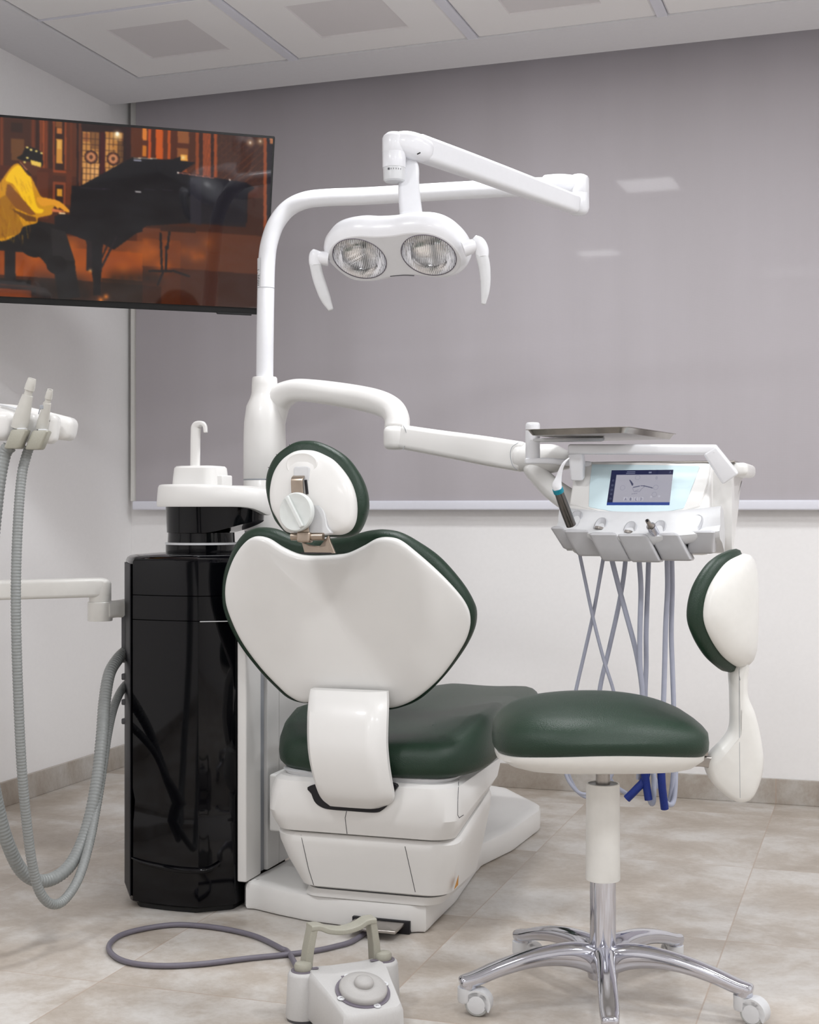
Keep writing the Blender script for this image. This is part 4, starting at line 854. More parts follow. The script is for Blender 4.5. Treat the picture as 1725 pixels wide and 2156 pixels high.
# holder shelf (arched) and instrument blocks
def arc(x): t = (x+.545)/.19; return 3.228+.060*t*t
def lipz(x): t = (x+.52)/.19; return .940+.016*t*t
mb = MB().use('lgrey'); rings = []
for i in range(25):
    x = -.722+i*(.372/24); f = arc(x); z0 = lipz(x); t = (x+.545)/.19; zt_ = .994+.012*t*t; vt = 3.318+.008*t*t
    rings.append([Vector((x, yy, zz)) for yy, zz in ((f+.012, z0-.020), (f+.003, z0-.010), (f, z0-.002), (f+.003, z0+.003), (f+.02, z0+.011), ((f+vt)/2, (z0+zt_)/2+.002), (vt-.012, zt_-.006), (vt-.004, zt_), (vt+.01, zt_+.001), (3.38, zt_-.01), (3.42, .94), (3.40, .90), (f+.06, z0-.030))])
mb.loft(rings); shf = mb.build('holder_shelf', co, ang=38)
BLK = mat('block_shaded_grey', (180, 180, 183), .36, var=.02)  # darker than the shelf: shade of the down-facing fronts painted in
bl_px = [(1169, 1098, 1206, 1157, .6), (1199, 1110, 1268, 1171, 1), (1254, 1122, 1329, 1182, 1), (1314, 1131, 1393, 1184, 1), (1379, 1131, 1456, 1181, 1), (1446, 1120, 1512, 1166, 1)]
for i, (xa, ya, xb, yb, k) in enumerate(bl_px):
    xm = (xa+xb)/2; pc = atY(xm-6, (ya+yb)/2, 3.25); f = arc(pc.x)-.006
    w_ = (xb-xa)/F*3.2*.82; sl_ = .022
    mb = MB().use(BLK); rings = []
    zt = lipz(pc.x)+.003; zb = atY(xm, yb, f+.02).z
    for t, ins in ((-.05, .008), (0, .003), (.06, .0), (.5, 0), (.93, 0), (1, .004)):
        z = zt+(zb-zt)*t; xo = pc.x+sl_*(t-.5)*1.3*(1 if i < 5 else -.2); fy = f+.022*max(0, t)+(.01 if t < 0 else 0)
        rings.append([Vector((xo+a, fy+.035+b_, z)) for a, b_ in rrect(w_-2*ins, .07-2*ins, .007, 4)])
    mb.loft(rings); blk = mb.build('holder_block', co, ang=40)
M['scoop_shade'] = mat('scoop_shaded_grey', (176, 177, 181), .35, var=.02)  # greyer than the shelf: shade of the hollow put into the colour
sock_px = [(1212, 1093, 0), (1264, 1108, 1), (1326, 1116, 1), (1388, 1114, 0), (1466, 1102, 0)]
for i, (x, y, hole) in enumerate(sock_px):
    p = onsurf(shf, x, y, 0) or atY(x, y, 3.27)
    nrm = Vector((0, -.75, .62)).normalized(); upv = Vector((.18, .60, .76)).normalized(); upv = (upv-nrm*upv.dot(nrm)).normalized(); sv = upv.cross(nrm)
    mb = MB().use('scoop_shade'); SP = PL(p, sv, upv)
    mb.pad([(0, .026), (.009, .022), (.0135, .010), (.014, -.006), (.012, -.020), (0, -.026), (-.012, -.020), (-.014, -.006), (-.0135, .010), (-.009, .022)], SP.w, [(0, 1, -.006), (0, 1, .0006), (.002, 1, .0018), (.004, 1, .0004), (.004, .6, -.002), (.004, .2, -.003)], n=48)
    mb.use('dark').rbox(p-upv*.027+nrm*.000+sv*(.0), (.005, .010, .006), .002, .001, sv, upv)
    sk_ = mb.build('holder_socket', co, ang=60)
    if hole:
        c_2 = p-upv*.006+nrm*.003
        mb = MB().use('steel'); mb.lathe([(.0098, -.004), (.0098, .0015), (.0078, .0015)], c_2, (nrm*.5+upv*.86), 24); mb.use('dark'); mb.lathe([(.0076, .001), (.0076, .0020)], c_2, (nrm*.5+upv*.86), 24); mb.build('socket_ring', sk_)
# instrument hoses
def hose(pts, r, m='tube'):
    return MB().use(m).tube([W(*p) for p in pts], r, n=12, sub=8)
hs_ = [
 ([(1219, 1158, 3.36), (1232, 1220, 3.4), (1250, 1305, 3.42), (1272, 1390, 3.42), (1292, 1454, 3.42), (1305, 1520, 3.42), (1300, 1600, 3.42), (1270, 1660, 3.42), (1230, 1672, 3.42), (1205, 1655, 3.42), (1190, 1620, 3.43), (1195, 1560, 3.44)], .0042),
 ([(1272, 1168, 3.38), (1262, 1225, 3.40), (1248, 1300, 3.44), (1230, 1380, 3.46), (1213, 1454, 3.47), (1196, 1540, 3.47), (1190, 1600, 3.47), (1215, 1665, 3.46), (1260, 1685, 3.45), (1300, 1680, 3.44)], .0045),
 ([(1288, 1176, 3.36), (1303, 1235, 3.38), (1318, 1290, 3.39), (1338, 1365, 3.39), (1350, 1430, 3.39), (1356, 1500, 3.39), (1360, 1600, 3.39), (1368, 1680, 3.39), (1376, 1688, 3.395), (1377, 1640, 3.42), (1374, 1560, 3.43)], .0062),
 ([(1318, 1176, 3.40), (1312, 1225, 3.42), (1300, 1290, 3.44), (1282, 1370, 3.46), (1263, 1454, 3.47), (1258, 1540, 3.48), (1285, 1640, 3.47), (1320, 1672, 3.46)], .0056),
 ([(1346, 1178, 3.36), (1350, 1240, 3.37), (1348, 1320, 3.37), (1348, 1400, 3.37), (1353, 1460, 3.37), (1350, 1560, 3.38), (1345, 1640, 3.40)], .0062),
 ([(1366, 1180, 3.40), (1364, 1240, 3.41), (1361, 1330, 3.42), (1361, 1400, 3.43), (1359, 1470, 3.43), (1362, 1580, 3.43), (1385, 1660, 3.42)], .0060),
 ([(1405, 1176, 3.36), (1406, 1240, 3.37), (1402, 1320, 3.38), (1400, 1400, 3.38), (1397, 1490, 3.38), (1392, 1590, 3.38), (1396, 1670, 3.38), (1408, 1694, 3.39), (1420, 1680, 3.41), (1424, 1600, 3.44)], .0062),
 ([(1415, 1176, 3.40), (1416, 1240, 3.41), (1414, 1330, 3.42), (1416, 1400, 3.42), (1419, 1490, 3.42), (1420, 1600, 3.42), (1412, 1680, 3.42), (1402, 1694, 3.42)], .0060)]
for p, r in hs_: hose(p, r).build('instrument_hose', co, ang=60)
for pts in ([(1366, 1600, 3.375), (1358, 1640, 3.375), (1340, 1662, 3.375), (1320, 1682, 3.38)], [(1355, 1610, 3.36), (1361, 1650, 3.37), (1366, 1684, 3.37)], [(1392, 1600, 3.355), (1394, 1650, 3.355), (1400, 1703, 3.365)]):
    MB().use('blue').tube([W(*p) for p in pts], .0095, n=12).build('hose_sleeve', co, ang=60)
for o in co.children:
    if o.name.startswith('hose_sleeve'): o['label'] = 'blue braided sleeve on a hose'
# stainless tray on its own post
tr = thing('instrument_tray', 'flat stainless steel instrument tray on a white swivel post', 'tray', tuple(W(1122, 968, 3.5)))
zt = 1.178
N0 = Vector((W(1322, 903, 3.22).x, W(1322, 903, 3.22).y, 0)); eA = (R_*-.88+A_*.475).normalized(); eB = Vector((-eA.y, eA.x, 0))
if eB.dot(A_) < 0: eB = -eB
tc_ = N0+eA*.128+eB*.1825; tc_.z = zt
mb = MB().use('steel'); 
def tring(w, d, z, r): return [tc_+eA*a+eB*b_+Vector((0, 0, z)) for a, b_ in rrect(w, d, r, 5)]
mb.loft([tring(.225, .335, -.006, .012), tring(.228, .338, -.006, .012), tring(.246, .355, .006, .016), tring(.256, .365, .0065, .018), tring(.256, .365, .0075, .018), tring(.244, .353, .0075, .016), tring(.226, .335, -.004, .012), tring(.20, .31, -.0045, .01)])
mb.build('tray_plate', tr, ang=25)
mb = MB().use('lampwhite'); mb.lathe([(.0165, .002), (.0175, .004), (.0175, .085), (.0165, .086)], Vector((W(1122, 966, 3.45).x, W(1122, 966, 3.45).y, W(1122, 966, 3.45).z-.004)), n=32)
pt = W(1122, 966, 3.45); mb.lathe([(.015, 0), (.0168, .002), (.0168, .012), (.014, .015), (.004, .016)], (pt.x, pt.y, W(1122, 903, 3.45).z), n=32)
mb.sweep([W(1108, 971, 3.45), W(1160, 971, 3.45), W(1240, 978, 3.46)], [(.036, .014)]*3, A_, rad=.3, ends=.2); mb.build('tray_post', tr, ang=40)
mb = MB().use('lgrey'); a_ = Vector((pt.x, pt.y, zt-.013)); b2 = Vector((tc_.x, tc_.y, zt-.011)); mb.sweep([a_+(a_-b2).normalized()*.005, (a_*.5+b2*.5), b2], [(.034, .009), (.05, .008), (.07, .007)], (b2-a_).cross(U_), rad=.35, ends=.2); mb.build('tray_support', tr, ang=40)
# handpieces resting in the console
sc_ = thing('scaler_handpiece', 'slim grey ultrasonic scaler handpiece with curved white tip, upright in the console', 'handpiece', tuple(W(1203, 1106, 3.25)))
mb = MB().use('gun'); mb.tube([W(1203, 1106, 3.25), W(1190, 1072, 3.235), W(1177, 1036, 3.22)], [.0115, .0118, .0105], n=24); mb.build('handpiece_body', sc_)
mb = MB().use('teal'); mb.tube([W(1177, 1036, 3.22), W(1174, 1028, 3.215)], [.0122, .0120], smooth=False, n=24); mb.build('coupling_ring', sc_)
mb = MB().use('lampwhite'); mb.tube([W(1175, 1031, 3.216), W(1173, 1022, 3.215), W(1177, 1005, 3.21), W(1181, 990, 3.205), W(1188, 975, 3.20), W(1199, 964, 3.20)], [.0105, .0110, .0066, .0045, .0030, .0012], n=18); mb.build('scaler_tip', sc_)
mo = thing('micromotor_handpiece', 'short chrome micromotor with open nozzle, tilted in the console holder', 'handpiece', tuple(W(1385, 1132, 3.24)))
mb = MB().use('chrome'); mb.tube([W(1385, 1134, 3.25), W(1371, 1108, 3.21)], [.0112, .0106], smooth=False, n=24); mb.build('motor_body', mo)
mb = MB().use('steel'); mb.tube([W(1370, 1107, 3.21), W(1368, 1104, 3.205), W(1363, 1096, 3.195)], [.0090, .0052, .0048], smooth=False, n=20); mb.use('dark'); mb.lathe([(.0030, -.001), (.0030, .0006)], W(1362.6, 1095.6, 3.194), (W(1363, 1096, 3.195)-W(1371, 1108, 3.21)), 16); mb.build('motor_nozzle', mo)

# ================================================================== ASSISTANT SIDE
ar = thing('assistant_arm', 'white assistant arm reaching left from the black cabinet to a suction holder', 'instrument arm', tuple(W(222, 1300, 3.72)))
mb = MB().use('cream'); mb.sweep([W(-140, 1245, 3.55), W(0, 1242, 3.60), W(120, 1239, 3.66), W(200, 1237, 3.71), W(218, 1238, 3.72), ], [(.048, .049)]*4+[(.05, .050)], A_, rad=.2, ends=.35)
pj = W(211, 1265, 3.72); mb.lathe([(.028, -2*.00123), (.0285, 0), (.0285, 30*.00123)], pj, n=36); mb.build('swing_arm', ar, ang=35)
mb = MB().use('cream'); mb.box(W(-140, 1262, 3.58), W(-130, 1262, 3.60)+Vector((.01, .01, .002)), .001)
mb = MB().use('cream'); mb.lathe([(.031, -42*.00123), (.032, -40*.00123), (.032, -3*.00123), (.031, -2*.00123)], pj, n=36); mb.sweep([W(222, 1284, 3.72), W(245, 1282, 3.74), W(268, 1281, 3.76)], [(.05, .046), (.04, .044), (.04, .050)], A_, rad=.3, ends=0); mb.build('arm_pivot', ar, ang=35)
mb = MB().use('cream'); mb.sweep([W(-130, 1245, 3.555), W(-165, 1235, 3.53), W(-175, 1180, 3.50), W(-170, 1000, 3.40), W(-150, 915, 3.28), W(-90, 900, 3.24)], [(.045, .045)]*6, A_, rad=.4, ends=.2); mb.build('riser', ar, ang=40)
HZ_ = 3.22
mb = MB().use('white')
mb.sweep([W(-100, 885, 3.24), W(0, 880, 3.25), W(60, 885, 3.26), W(112, 897, 3.27), W(143, 903, 3.27)], [(.10, .060), (.10, .060), (.095, .058), (.085, .058), (.075, .054)], A_, rad=.32, ends=.3, sub=6)
mb.build('holder_rail', ar, ang=45)
for x, y in ((-58, 898), (8, 897), (64, 902), (108, 904)):
    w_ = .058 if x < 50 else .032
    mb = MB().use('white'); mb.rbox(W(x, y, 3.19), (w_, .066, .060), .020, .018, (R_-U_*.05), (U_+R_*.15)); mb.build('holder_lug', ar, ang=50)
seam('rail_line', ar, [W(0, 852, 3.20), W(20, 856, 3.2), W(34, 860, 3.2)], .003, 'lgrey')
def suction(label, a, b_, rad, clip, hpts, hr):
    t = thing('suction_handpiece', label, 'suction handpiece', tuple(W(*a)))
    A0, B0 = W(*a), W(*b_); d = B0-A0; L_ = d.length
    mb = MB().use('hose'); mb.lathe([(rad*.95, 0), (rad*.95, L_*.14), (rad*1.0, L_*.145)], A0, d, 28); mb.build('connector', t)
    mb = MB().use('beige'); mb.lathe([(rad*1.0, L_*.145), (rad*1.28, L_*.15), (rad*1.3, L_*.22), (rad*1.32, L_*.30), (rad*1.15, L_*.45), (rad*.98, L_*.60), (rad*.86, L_*.70), (rad*.84, L_*.715), (rad*.66, L_*.72), (rad*.62, L_*.76), (rad*.70, L_*.80), (rad*.82, L_*.805), (rad*.78, L_*.88), (rad*.66, L_*.99), (rad*.60, L_), (rad*.42, L_*.995), (rad*.40, L_*.93)], A0, d, 32, False); bd = mb.build('nozzle', t, ang=40)
    mb = MB().use('dark'); mb.lathe([(rad*.41, L_*.95), (rad*.40, L_*.955)], A0, d, 24); mb.build('bore', bd)
    c = W(*clip); mb = MB().use('khaki'); rings = []
    for q_, ins in ((-1, .004), (-.85, 0), (.85, 0), (1, .004)):
        z = q_*.0205; rings.append([c+U_*z+R_*(q_*.0085+a2)+A_*b3 for a2, b3 in rrect(.036-ins, .040-ins, .008, 4)])
    mb.loft(rings); mb.build('valve_block', t, ang=40)
    mb = MB().use('lgrey'); mb.rbox(c+U_*.0222+R_*.010, (.018, .024, .004), .004, .0015, R_, A_); mb.build('valve_slider', t)
    mb = MB().use('hose'); mb.tube([W(*p) for p in hpts], hr, n=14, sub=10, rib=.0085 if hr > .012 else .007); mb.build('corrugated_hose', t, ang=80)
    return t
s1 = suction('large beige suction handpiece, the taller one in the holder, with thick grey hose', (35, 920, 3.15), (68, 797, 3.13), .0138, (37, 925, 3.13),
    [(20, 940, 3.15), (8, 960, 3.15), (-6, 1040, 3.13), (-25, 1250, 3.10), (-28, 1450, 3.10), (-22, 1600, 3.12), (-5, 1700, 3.15), (18, 1780, 3.18), (50, 1838, 3.22), (95, 1855, 3.27), (145, 1825, 3.33), (180, 1755, 3.40), (202, 1660, 3.46), (214, 1560, 3.52), (220, 1480, 3.58), (230, 1420, 3.64), (248, 1388, 3.70), (266, 1370, 3.765)], .0155)
s2 = suction('small beige saliva ejector handpiece with grey slide, the shorter one, with thin grey hose', (84, 918, 3.16), (106, 820, 3.13), .0098, (81, 927, 3.14),
    [(62, 942, 3.16), (56, 958, 3.16), (46, 1000, 3.15), (39, 1080, 3.13), (34, 1200, 3.11), (34, 1320, 3.10), (39, 1480, 3.10), (46, 1620, 3.11), (56, 1730, 3.13), (68, 1820, 3.15), (84, 1878, 3.17), (108, 1903, 3.20), (135, 1895, 3.24), (165, 1850, 3.30), (187, 1780, 3.37), (203, 1700, 3.44), (216, 1620, 3.50), (226, 1550, 3.57), (238, 1495, 3.64), (252, 1460, 3.70), (266, 1440, 3.765)], .0112)
mb = MB().use('grey'); mb.rbox(W(87.5, 857, 3.118), (.008, .009, .004), .002, .001, R_, U_); mb.tube([W(84, 861, 3.117), W(81, 872, 3.12)], .0012, smooth=False, n=8); mb.build('slide_switch', s2)

# ================================================================== OPERATOR STOOL
SX, SZ_ = .392, 2.91
sp_ = CF(SX, -1, SZ_)
stl = thing('operator_stool', 'green upholstered operator stool with side backrest and chrome five-star base', 'stool', tuple(sp_), TH)
def Sx(x, a, z): return sp_+R_*x+A_*a+U_*z         # stool frame: x right, a away from viewer
def sx(px, Z=SZ_): return (px-CX)/F*Z-SX
# seat outline in plan
so_ = [(-.222, .02), (-.215, .10), (-.17, .165), (-.08, .195), (.03, .195), (.12, .165), (.18, .10), (.203, .02), (.203, -.06), (.175, -.125), (.10, -.165), (0, -.178), (-.10, -.170), (-.18, -.125), (-.215, -.06)]
def seat(a, b_, d):
    x = a; lift = .0
    saddle = -.018*(1-min(1, abs(b_+0)/.2)**2)*0
    edge = -.018*(x/.22)**2 if d < .03 else 0
    top = (.0 if d < .03 else (-.030*max(0, x/.2)**2-.024*max(0, -x/.22)**2.4+.012*math.sin((b_+.18)/.37*math.pi)*max(0, d-.03)/.05))
    rise = .012*(b_/.18) if d > .03 else 0
    return Sx(a, b_, .532+d+edge+top*min(1, max(0, (d-.02)/.05))+rise)
mb = MB().use('green'); mb.pad(so_, seat, [(.03, 1, -.004), (.008, 1, -.003), (.001, 1, .006), (0, 1, .020), (.002, 1, .034), (.009, 1, .048), (.020, 1, .058), (.036, 1, .066), (.055, 1, .070), (.08, .85, .074), (.08, .55, .076), (.08, .2, .076)], n=120); mb.build('seat_cushion', stl, ang=70)
def shl(a, b_, d): return Sx(a, b_, .530+d-.018*(a/.22)**2*(1 if d > -.02 else .4))
mb = MB().use('cream'); mb.pad([(x*1.0-.002, y) for x, y in so_], shl, [(.012, 1, .002), (.007, 1, -.002), (.008, 1, -.012), (.016, 1, -.026), (.03, 1, -.036), (.055, 1, -.044), (.06, .8, -.050), (.05, .4, -.054), (.05, .1, -.055)], n=100); mb.build('seat_shell', stl, ang=50)
# column
mb = MB().use('cream'); mb.lathe([(.0345, .250), (.0352, .252), (.0345, .30), (.0340, .43), (.0335, .4445), (.030, .445), (.029, .43)], Sx(0, 0, 0), n=40); mb.build('column_sleeve', stl)
mb = MB().use('grey'); mb.lathe([(.0300, .442), (.0300, .443)], Sx(0, 0, 0), n=40); mb.build('sleeve_insert', stl)
MB().use('steel').lathe([(.0145, .42), (.0145, .49)], Sx(0, 0, 0), n=30).build('piston', stl)
mb = MB().use('chrome'); mb.lathe([(.0262, .09), (.0262, .262)], Sx(0, 0, 0), n=44); mb.build('gas_column', stl)
mb = MB().use('chrome'); mb.lathe([(.020, .050), (.030, .052), (.033, .07), (.034, .095), (.0325, .112), (.0275, .116)], Sx(0, 0, 0), n=44); hub = mb.build('hub', stl)
R0 = .288
for k in range(5):
    ang = math.radians(-95-72*k); d = R_*math.cos(ang)+A_*math.sin(ang); sd = d.cross(U_)
    def Lp(r, z): return Sx(0, 0, 0)+d*r+U_*z
    mb = MB().use('chrome'); mb.sweep([Lp(.010, .085), Lp(.05, .100), Lp(.10, .104), Lp(.16, .099), Lp(.22, .085), Lp(.265, .070), Lp(.292, .064)], [(.054, .056), (.048, .052), (.040, .042), (.038, .033), (.038, .028), (.037, .026), (.032, .024)], sd, rad=.42, ends=.35, sub=5)
    mb.lathe([(.0165, .052), (.0170, .054), (.0170, .068)], Sx(0, 0, 0)+d*.283, n=24)
    leg = mb.build('leg', stl, ang=50)
    ca = Sx(0, 0, 0)+d*.283; tr_ang = [-20, -15, 30, 100, -35][k]; f = (R_*math.cos(math.radians(tr_ang))+A_*math.sin(math.radians(tr_ang))); ax = f.cross(U_)
    mb = MB().use('lgrey'); mb.lathe([(.0155, .024), (.0172, .028), (.0172, .053)], ca-f*.004, n=24)
    wc = ca+f*.020+U_*.0245
    pr = [(.0275*math.cos(math.radians(q_)), .0275*math.sin(math.radians(q_))) for q_ in range(-30, 181, 15)]
    rings = []
    for s_, m2 in ((-.0135, 1), (-.0145, .96), (-.0075, 1), (.0075, 1), (.0145, .96), (.0135, 1)): pass
    o1 = [wc+f*x*1.02+U_*y*1.02 for x, y in pr]; o2 = [wc+f*x*.88+U_*y*.88 for x, y in pr]
    rings = [[p+ax*s_ for p in o1+o2[::-1]] for s_ in (-.0155, .0155)]; mb.loft(rings)
    mb.rbox(ca+f*.006+U_*.036, (.022, .029, .026), .004, .003, f, ax)
    cs_ = mb.build('caster_fork', leg, ang=40)
    for s_ in (-1, 1):
        mb = MB().use('wheel'); mb.lathe([(.022, -.0055), (.0240, -.0035), (.0240, .0035), (.022, .0055)], wc+ax*s_*.0085, ax, 32); mb.use('lgrey'); mb.lathe([(.0195, .0052), (.0190, .0066), (.012, .0078), (.002, .0082)] if s_ > 0 else [(.0195, -.0052), (.0190, -.0066), (.012, -.0078), (.002, -.0082)], wc+ax*s_*.0085, ax, 32)
        mb.build('wheel', leg, ang=40)
# backrest post cover and bar
PB = PL(W(1550, 1550, 2.90), R_, U_)
def PBw(a, b_, d): return PB.w(a, b_, d)
ol = [(1538, 1396), (1538, 1460), (1538, 1525), (1526, 1552), (1498, 1582), (1486, 1600), (1486, 1620), (1500, 1648), (1530, 1676), (1556, 1688), (1582, 1678), (1600, 1640), (1606, 1600), (1600, 1550), (1588, 1500), (1574, 1465), (1573, 1430), (1573, 1396)]
mb = MB().use('cream'); mb.pad(PB.pts(ol), PBw, [(.016, 1, -.030), (.006, 1, -.026), (.001, 1, -.016), (0, 1, 0), (.001, 1, .014), (.005, 1, .021), (.012, 1, .026), (.018, .85, .028), (.018, .4, .029)], n=140)
bar_ = mb.build('back_post', stl, ang=50)
sline('post_seam', bar_, bar_, [(1557, 1405), (1557, 1500), (1558, 1600), (1559, 1680)], .0005, 'grey')
mb = MB().use('steel'); mb.sweep([W(1440, 1600, 2.9), W(1475, 1600, 2.9), W(1510, 1606, 2.9)], [(.04, .024), (.04, .022), (.04, .026)], A_, rad=.2, ends=.1); mb.rbox(W(1481, 1583, 2.89), (.016, .03, .012), .003, .002, R_, A_); mb.build('back_bracket', stl)
# backrest
ba = math.radians(22); fdr = (R_*-math.cos(ba)+A_*math.sin(ba)).normalized(); wd = fdr.cross(U_)
if wd.dot(A_) > 0: wd = -wd                        # wd points toward the viewer
BC = W(1588, 1285, 2.90)
def bfr(curv, off, lean=0):
    def fn(a, b_, d): return BC+wd*a+U_*b_+fdr*(off+d+curv*a*a+lean*b_)
    return fn
bo = [(-.15, .0), (-.14, .06), (-.10, .100), (-.04, .113), (.03, .112), (.09, .098), (.135, .055), (.150, .0), (.135, -.045), (.10, -.085), (.055, -.108), (.02, -.113), (-.04, -.113), (-.10, -.095), (-.14, -.05)]
mb = MB().use('cream'); mb.pad(bo, bfr(2.2, 0), [(.004, 1, .030), (.0, 1, .022), (.003, 1, .010), (.012, 1, .002), (.03, 1, -.004), (.04, .8, -.006), (.04, .4, -.008), (.04, .1, -.008)], n=100); mb.build('back_shell', stl, ang=50)
bo2 = [(x*1.04, y*1.09-.001) for x, y in bo]
mb = MB().use('green'); mb.pad(bo2, bfr(2.2, .034), [(.012, 1, -.008), (.003, 1, -.004), (0, 1, .004), (.002, 1, .016), (.010, 1, .027), (.024, 1, .034), (.04, 1, .038), (.04, .7, .042), (.04, .3, .044)], n=100); mb.build('back_cushion', stl, ang=70)

# ================================================================== FOOT CONTROL
Lk = CF(-.209, 0, 2.817); La = (R_*.917+A_*.398).normalized(); Lb = (R_*.398-A_*.917).normalized()
Lk = CF(-.131, 0, 2.851); Fo = Vector((Lk.x, Lk.y, 0))
fc = thing('foot_control', 'pale grey foot control with khaki carry handle and round pedal disc on the floor', 'foot control', tuple(Fo))
def fw(a, b_, z): return Fo+La*a+Lb*b_+U_*z
mb = MB().use('pgrey')
bod = [(-.093, 0), (.093, 0), (.088, .035), (.075, .10), (.068, .185), (.045, .205), (-.045, .205), (-.070, .185), (-.078, .10), (-.088, .035)]
def fbz(a, b_, d): return fw(a, b_, d)
rings = []
def fring(ins, zf): 
    o = []
    for a, b_ in [(-.072, -.012), (-.03, -.004), (.03, -.004), (.072, -.012), (.078, .02), (.075, .046), (.066, .10), (.056, .165), (.045, .174), (-.050, .178), (-.064, .170), (-.074, .10), (-.082, .052), (-.082, .03)]:
        o.append((a*(1-ins/.08), .09+(b_-.09)*(1-ins/.1)))
    return [fw(a, b_, zf(b_)) for a, b_ in o]
ztop = lambda b_: .098 if b_ < .05 else .098-(b_-.05)*.31
mb.loft([fring(0, lambda b_: .006), fring(-.004, lambda b_: .012), fring(-.002, lambda b_: ztop(b_)-.010), fring(.001, lambda b_: ztop(b_)-.003), fring(.004, lambda b_: ztop(b_))])
fb_ = mb.build('control_body', fc, ang=35)
for s_ in (-1, 1):
    mb = MB().use('pgrey'); mb.lathe([(.033, .006), (.034, .010), (.030, .088), (.028, .093), (.024, .095), (.004, .0955)], fw(s_*.085, 0, 0), n=36); mb.build('end_housing', fc, ang=45)
    mb = MB().use('pad'); mb.lathe([(.0235, .095), (.0235, .0965)], fw(s_*.085, -.0, 0), n=30); mb.rbox(fw(s_*.064, .006, .0985), (.018, .010, .0012), .003, .0004, La, -Lb); mb.build('button_base', fc)
    mb = MB().use('khaki'); mb.lathe([(.0165, .0965), (.0175, .100), (.0175, .106), (.0155, .110), (.010, .112), (.002, .1125)], fw(s_*.085, 0, 0), n=30); mb.build('foot_button', fc)
    MB().use('dgrey').lathe([(.031, 0), (.033, .006)], fw(s_*.085, 0, 0), n=30).build('rubber_foot', fc)
MB().use('dgrey').loft([fring(.006, lambda b_: 0), fring(.006, lambda b_: .0065)]).build('rubber_sole', fc)
mb = MB().use('khaki')
mb.sweep([fw(-.074, -.016, .088), fw(-.070, -.013, .130), fw(-.062, -.010, .176)], [(.034, .016), (.033, .015), (.032, .014)], Lb, rad=.18, ends=.05, smooth=False)
mb.sweep([fw(.074, -.016, .088), fw(.070, -.013, .130), fw(.062, -.010, .176)], [(.034, .016), (.033, .015), (.032, .014)], Lb, rad=.18, ends=.05, smooth=False)
mb.sweep([fw(-.068, -.010, .176), fw(-.050, -.010, .175), fw(-.03, -.008, .167), fw(0, -.006, .163), fw(.03, -.008, .167), fw(.050, -.010, .175), fw(.068, -.010, .176)], [(.034, .011)]*7, Lb, rad=.25, ends=.1); mb.build('carry_handle', fc, ang=35)
tn = (U_+Lb*.33).normalized(); dc = fw(-.004, .114, ztop(.114)+.001); tA = La; tB = tn.cross(La)
mb = MB().use('pad'); mb.lathe([(.053, -.001), (.053, .0008), (.040, .001)], dc, tn, 48); mb.build('dial_surround', fc)
DSC = mat('disc_grey', (172, 170, 168), .45, bump=(260, .06), var=.02)
mb = MB().use(DSC); mb.lathe([(.0455, .0), (.0465, .005), (.0465, .009), (.043, .013), (.030, .0155), (.004, .0165)], dc, tn, 48); mb.lathe([(.018, .015), (.0188, .019), (.0175, .024), (.012, .027), (.003, .028)], dc, tn, 36); mb.build('pedal_disc', fc, ang=50)
mb = MB().use('paper')
for q_ in (105, 12, 282, 195):
    p = dc+(tA*math.cos(math.radians(q_))-tB*-math.sin(math.radians(q_))*1)*.051; mb.use('paper'); mb.lathe([(.0068, .001), (.0068, .0014)], p, tn, 20); mb.use('pad'); mb.tube([p+tn*.0016-tA*.003, p+tn*.0016+tB*.0012, p+tn*.0016+tA*.003], .0005, n=5)
mb.build('symbol_labels', fc)
ic = fw(-.012, .066, ztop(.066)+.0006); mb = MB().use('pad'); mb.rbox(ic, (.034, .010, .0006), .001, .0002, tA, tB); mb.rbox(ic-tB*.012, (.006, .005, .0006), .002, .0002, tA, tB); mb.tube([ic+tA*.016-tB*.004, ic+tA*.015-tB*.014, ic+tA*.002-tB*.019, ic-tA*.008-tB*.016, ic-tA*.015-tB*.005], .0005, n=5); mb.build('pedal_symbol', fc)
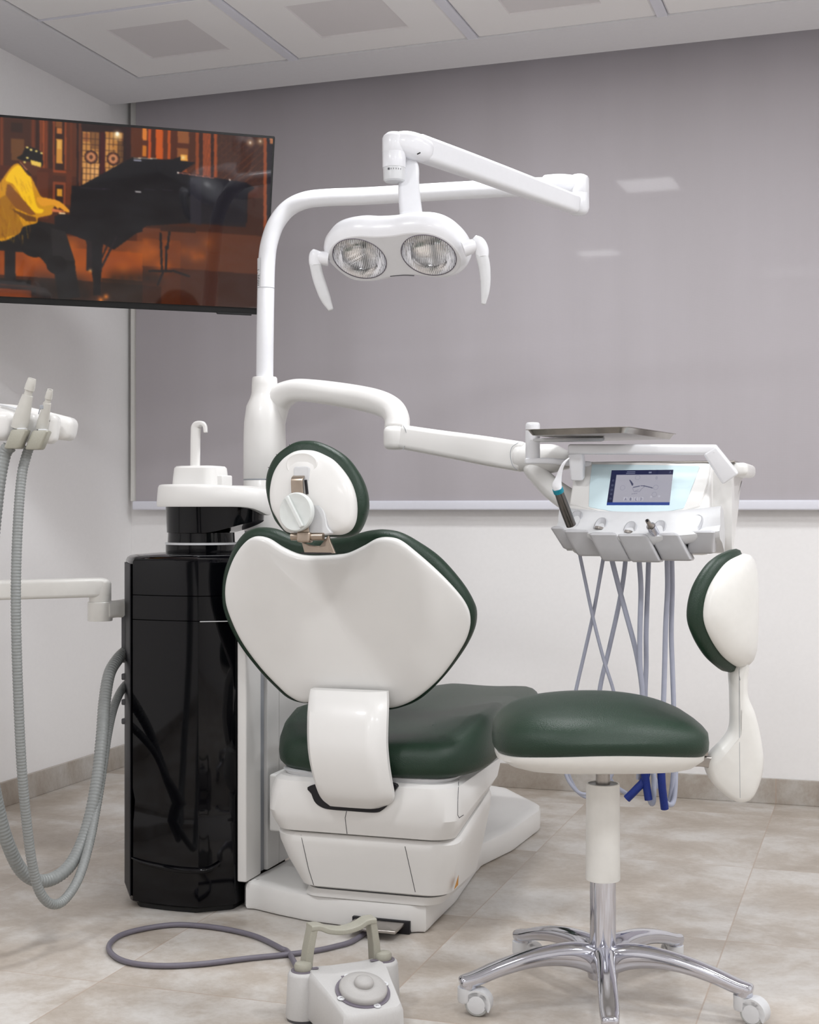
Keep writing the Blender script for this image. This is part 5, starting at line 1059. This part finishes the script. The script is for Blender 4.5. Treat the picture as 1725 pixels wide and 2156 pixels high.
cpts = [fw(-.06, -.02, .03)]+[atZ(x, y, .007) for x, y in ((612, 2012), (590, 1996), (540, 1972), (480, 1957), (420, 1949), (365, 1947), (300, 1956), (250, 1971), (229, 1994), (245, 2016), (285, 2029), (350, 2033.5), (430, 2029), (520, 2018), (600, 2010), (655, 2003), (700, 1994), (745, 1980))]+[Vector((-1.16, 3.22, .007)), Vector((-1.20, 3.24, .02))]
MB().use('cord').tube(cpts, .0062, n=12, sub=10).build('control_cord', fc, ang=60)

# ================================================================== LIGHTS
def area(x, y, s, e, z=CZ-.005, sy=None, col=(.972, .985, 1)):
    l = bpy.data.lights.new('ceiling_light', 'AREA'); l.shape = 'RECTANGLE'; l.size = s; l.size_y = sy or s; l.energy = e; l.color = col
    o = bpy.data.objects.new('ceiling_light', l); bpy.context.scene.collection.objects.link(o); o.location = (x, y, z)
P_ = 1.32
for x, y, s, e in ((-1.04, 3.52, .26, 15), (-1.75, 1.5, .26, 15), (.35, 2.9, .32, 14), (.1, 1.2, .32, 14), (1.3, 1.6, .32, 12), (1.4, 3.6, .32, 12), (-.5, -.3, .6, 16)):
    area(x, y, s, e*P_)
w = bpy.data.worlds.new('World'); bpy.context.scene.world = w; w.use_nodes = True
w.node_tree.nodes['Background'].inputs[0].default_value = (.9, .93, 1, 1); w.node_tree.nodes['Background'].inputs[1].default_value = .3
# ================================================================== CAMERA
cam = bpy.data.cameras.new('Camera'); cam.sensor_fit = 'HORIZONTAL'; cam.sensor_width = 36; cam.lens = F/1725*36; cam.shift_y = -6/1725; cam.clip_start = .05
co_ = bpy.data.objects.new('Camera', cam); bpy.context.scene.collection.objects.link(co_); co_.location = CAM; co_.rotation_euler = (math.pi/2, 0, TH)
sc = bpy.context.scene; sc.camera = co_
sc.view_settings.view_transform = 'Standard'; sc.view_settings.look = 'None'; sc.view_settings.exposure = 0
sc.cycles.use_denoising = True; sc.cycles.max_bounces = 10; sc.cycles.diffuse_bounces = 6; sc.cycles.glossy_bounces = 5; sc.cycles.transmission_bounces = 8
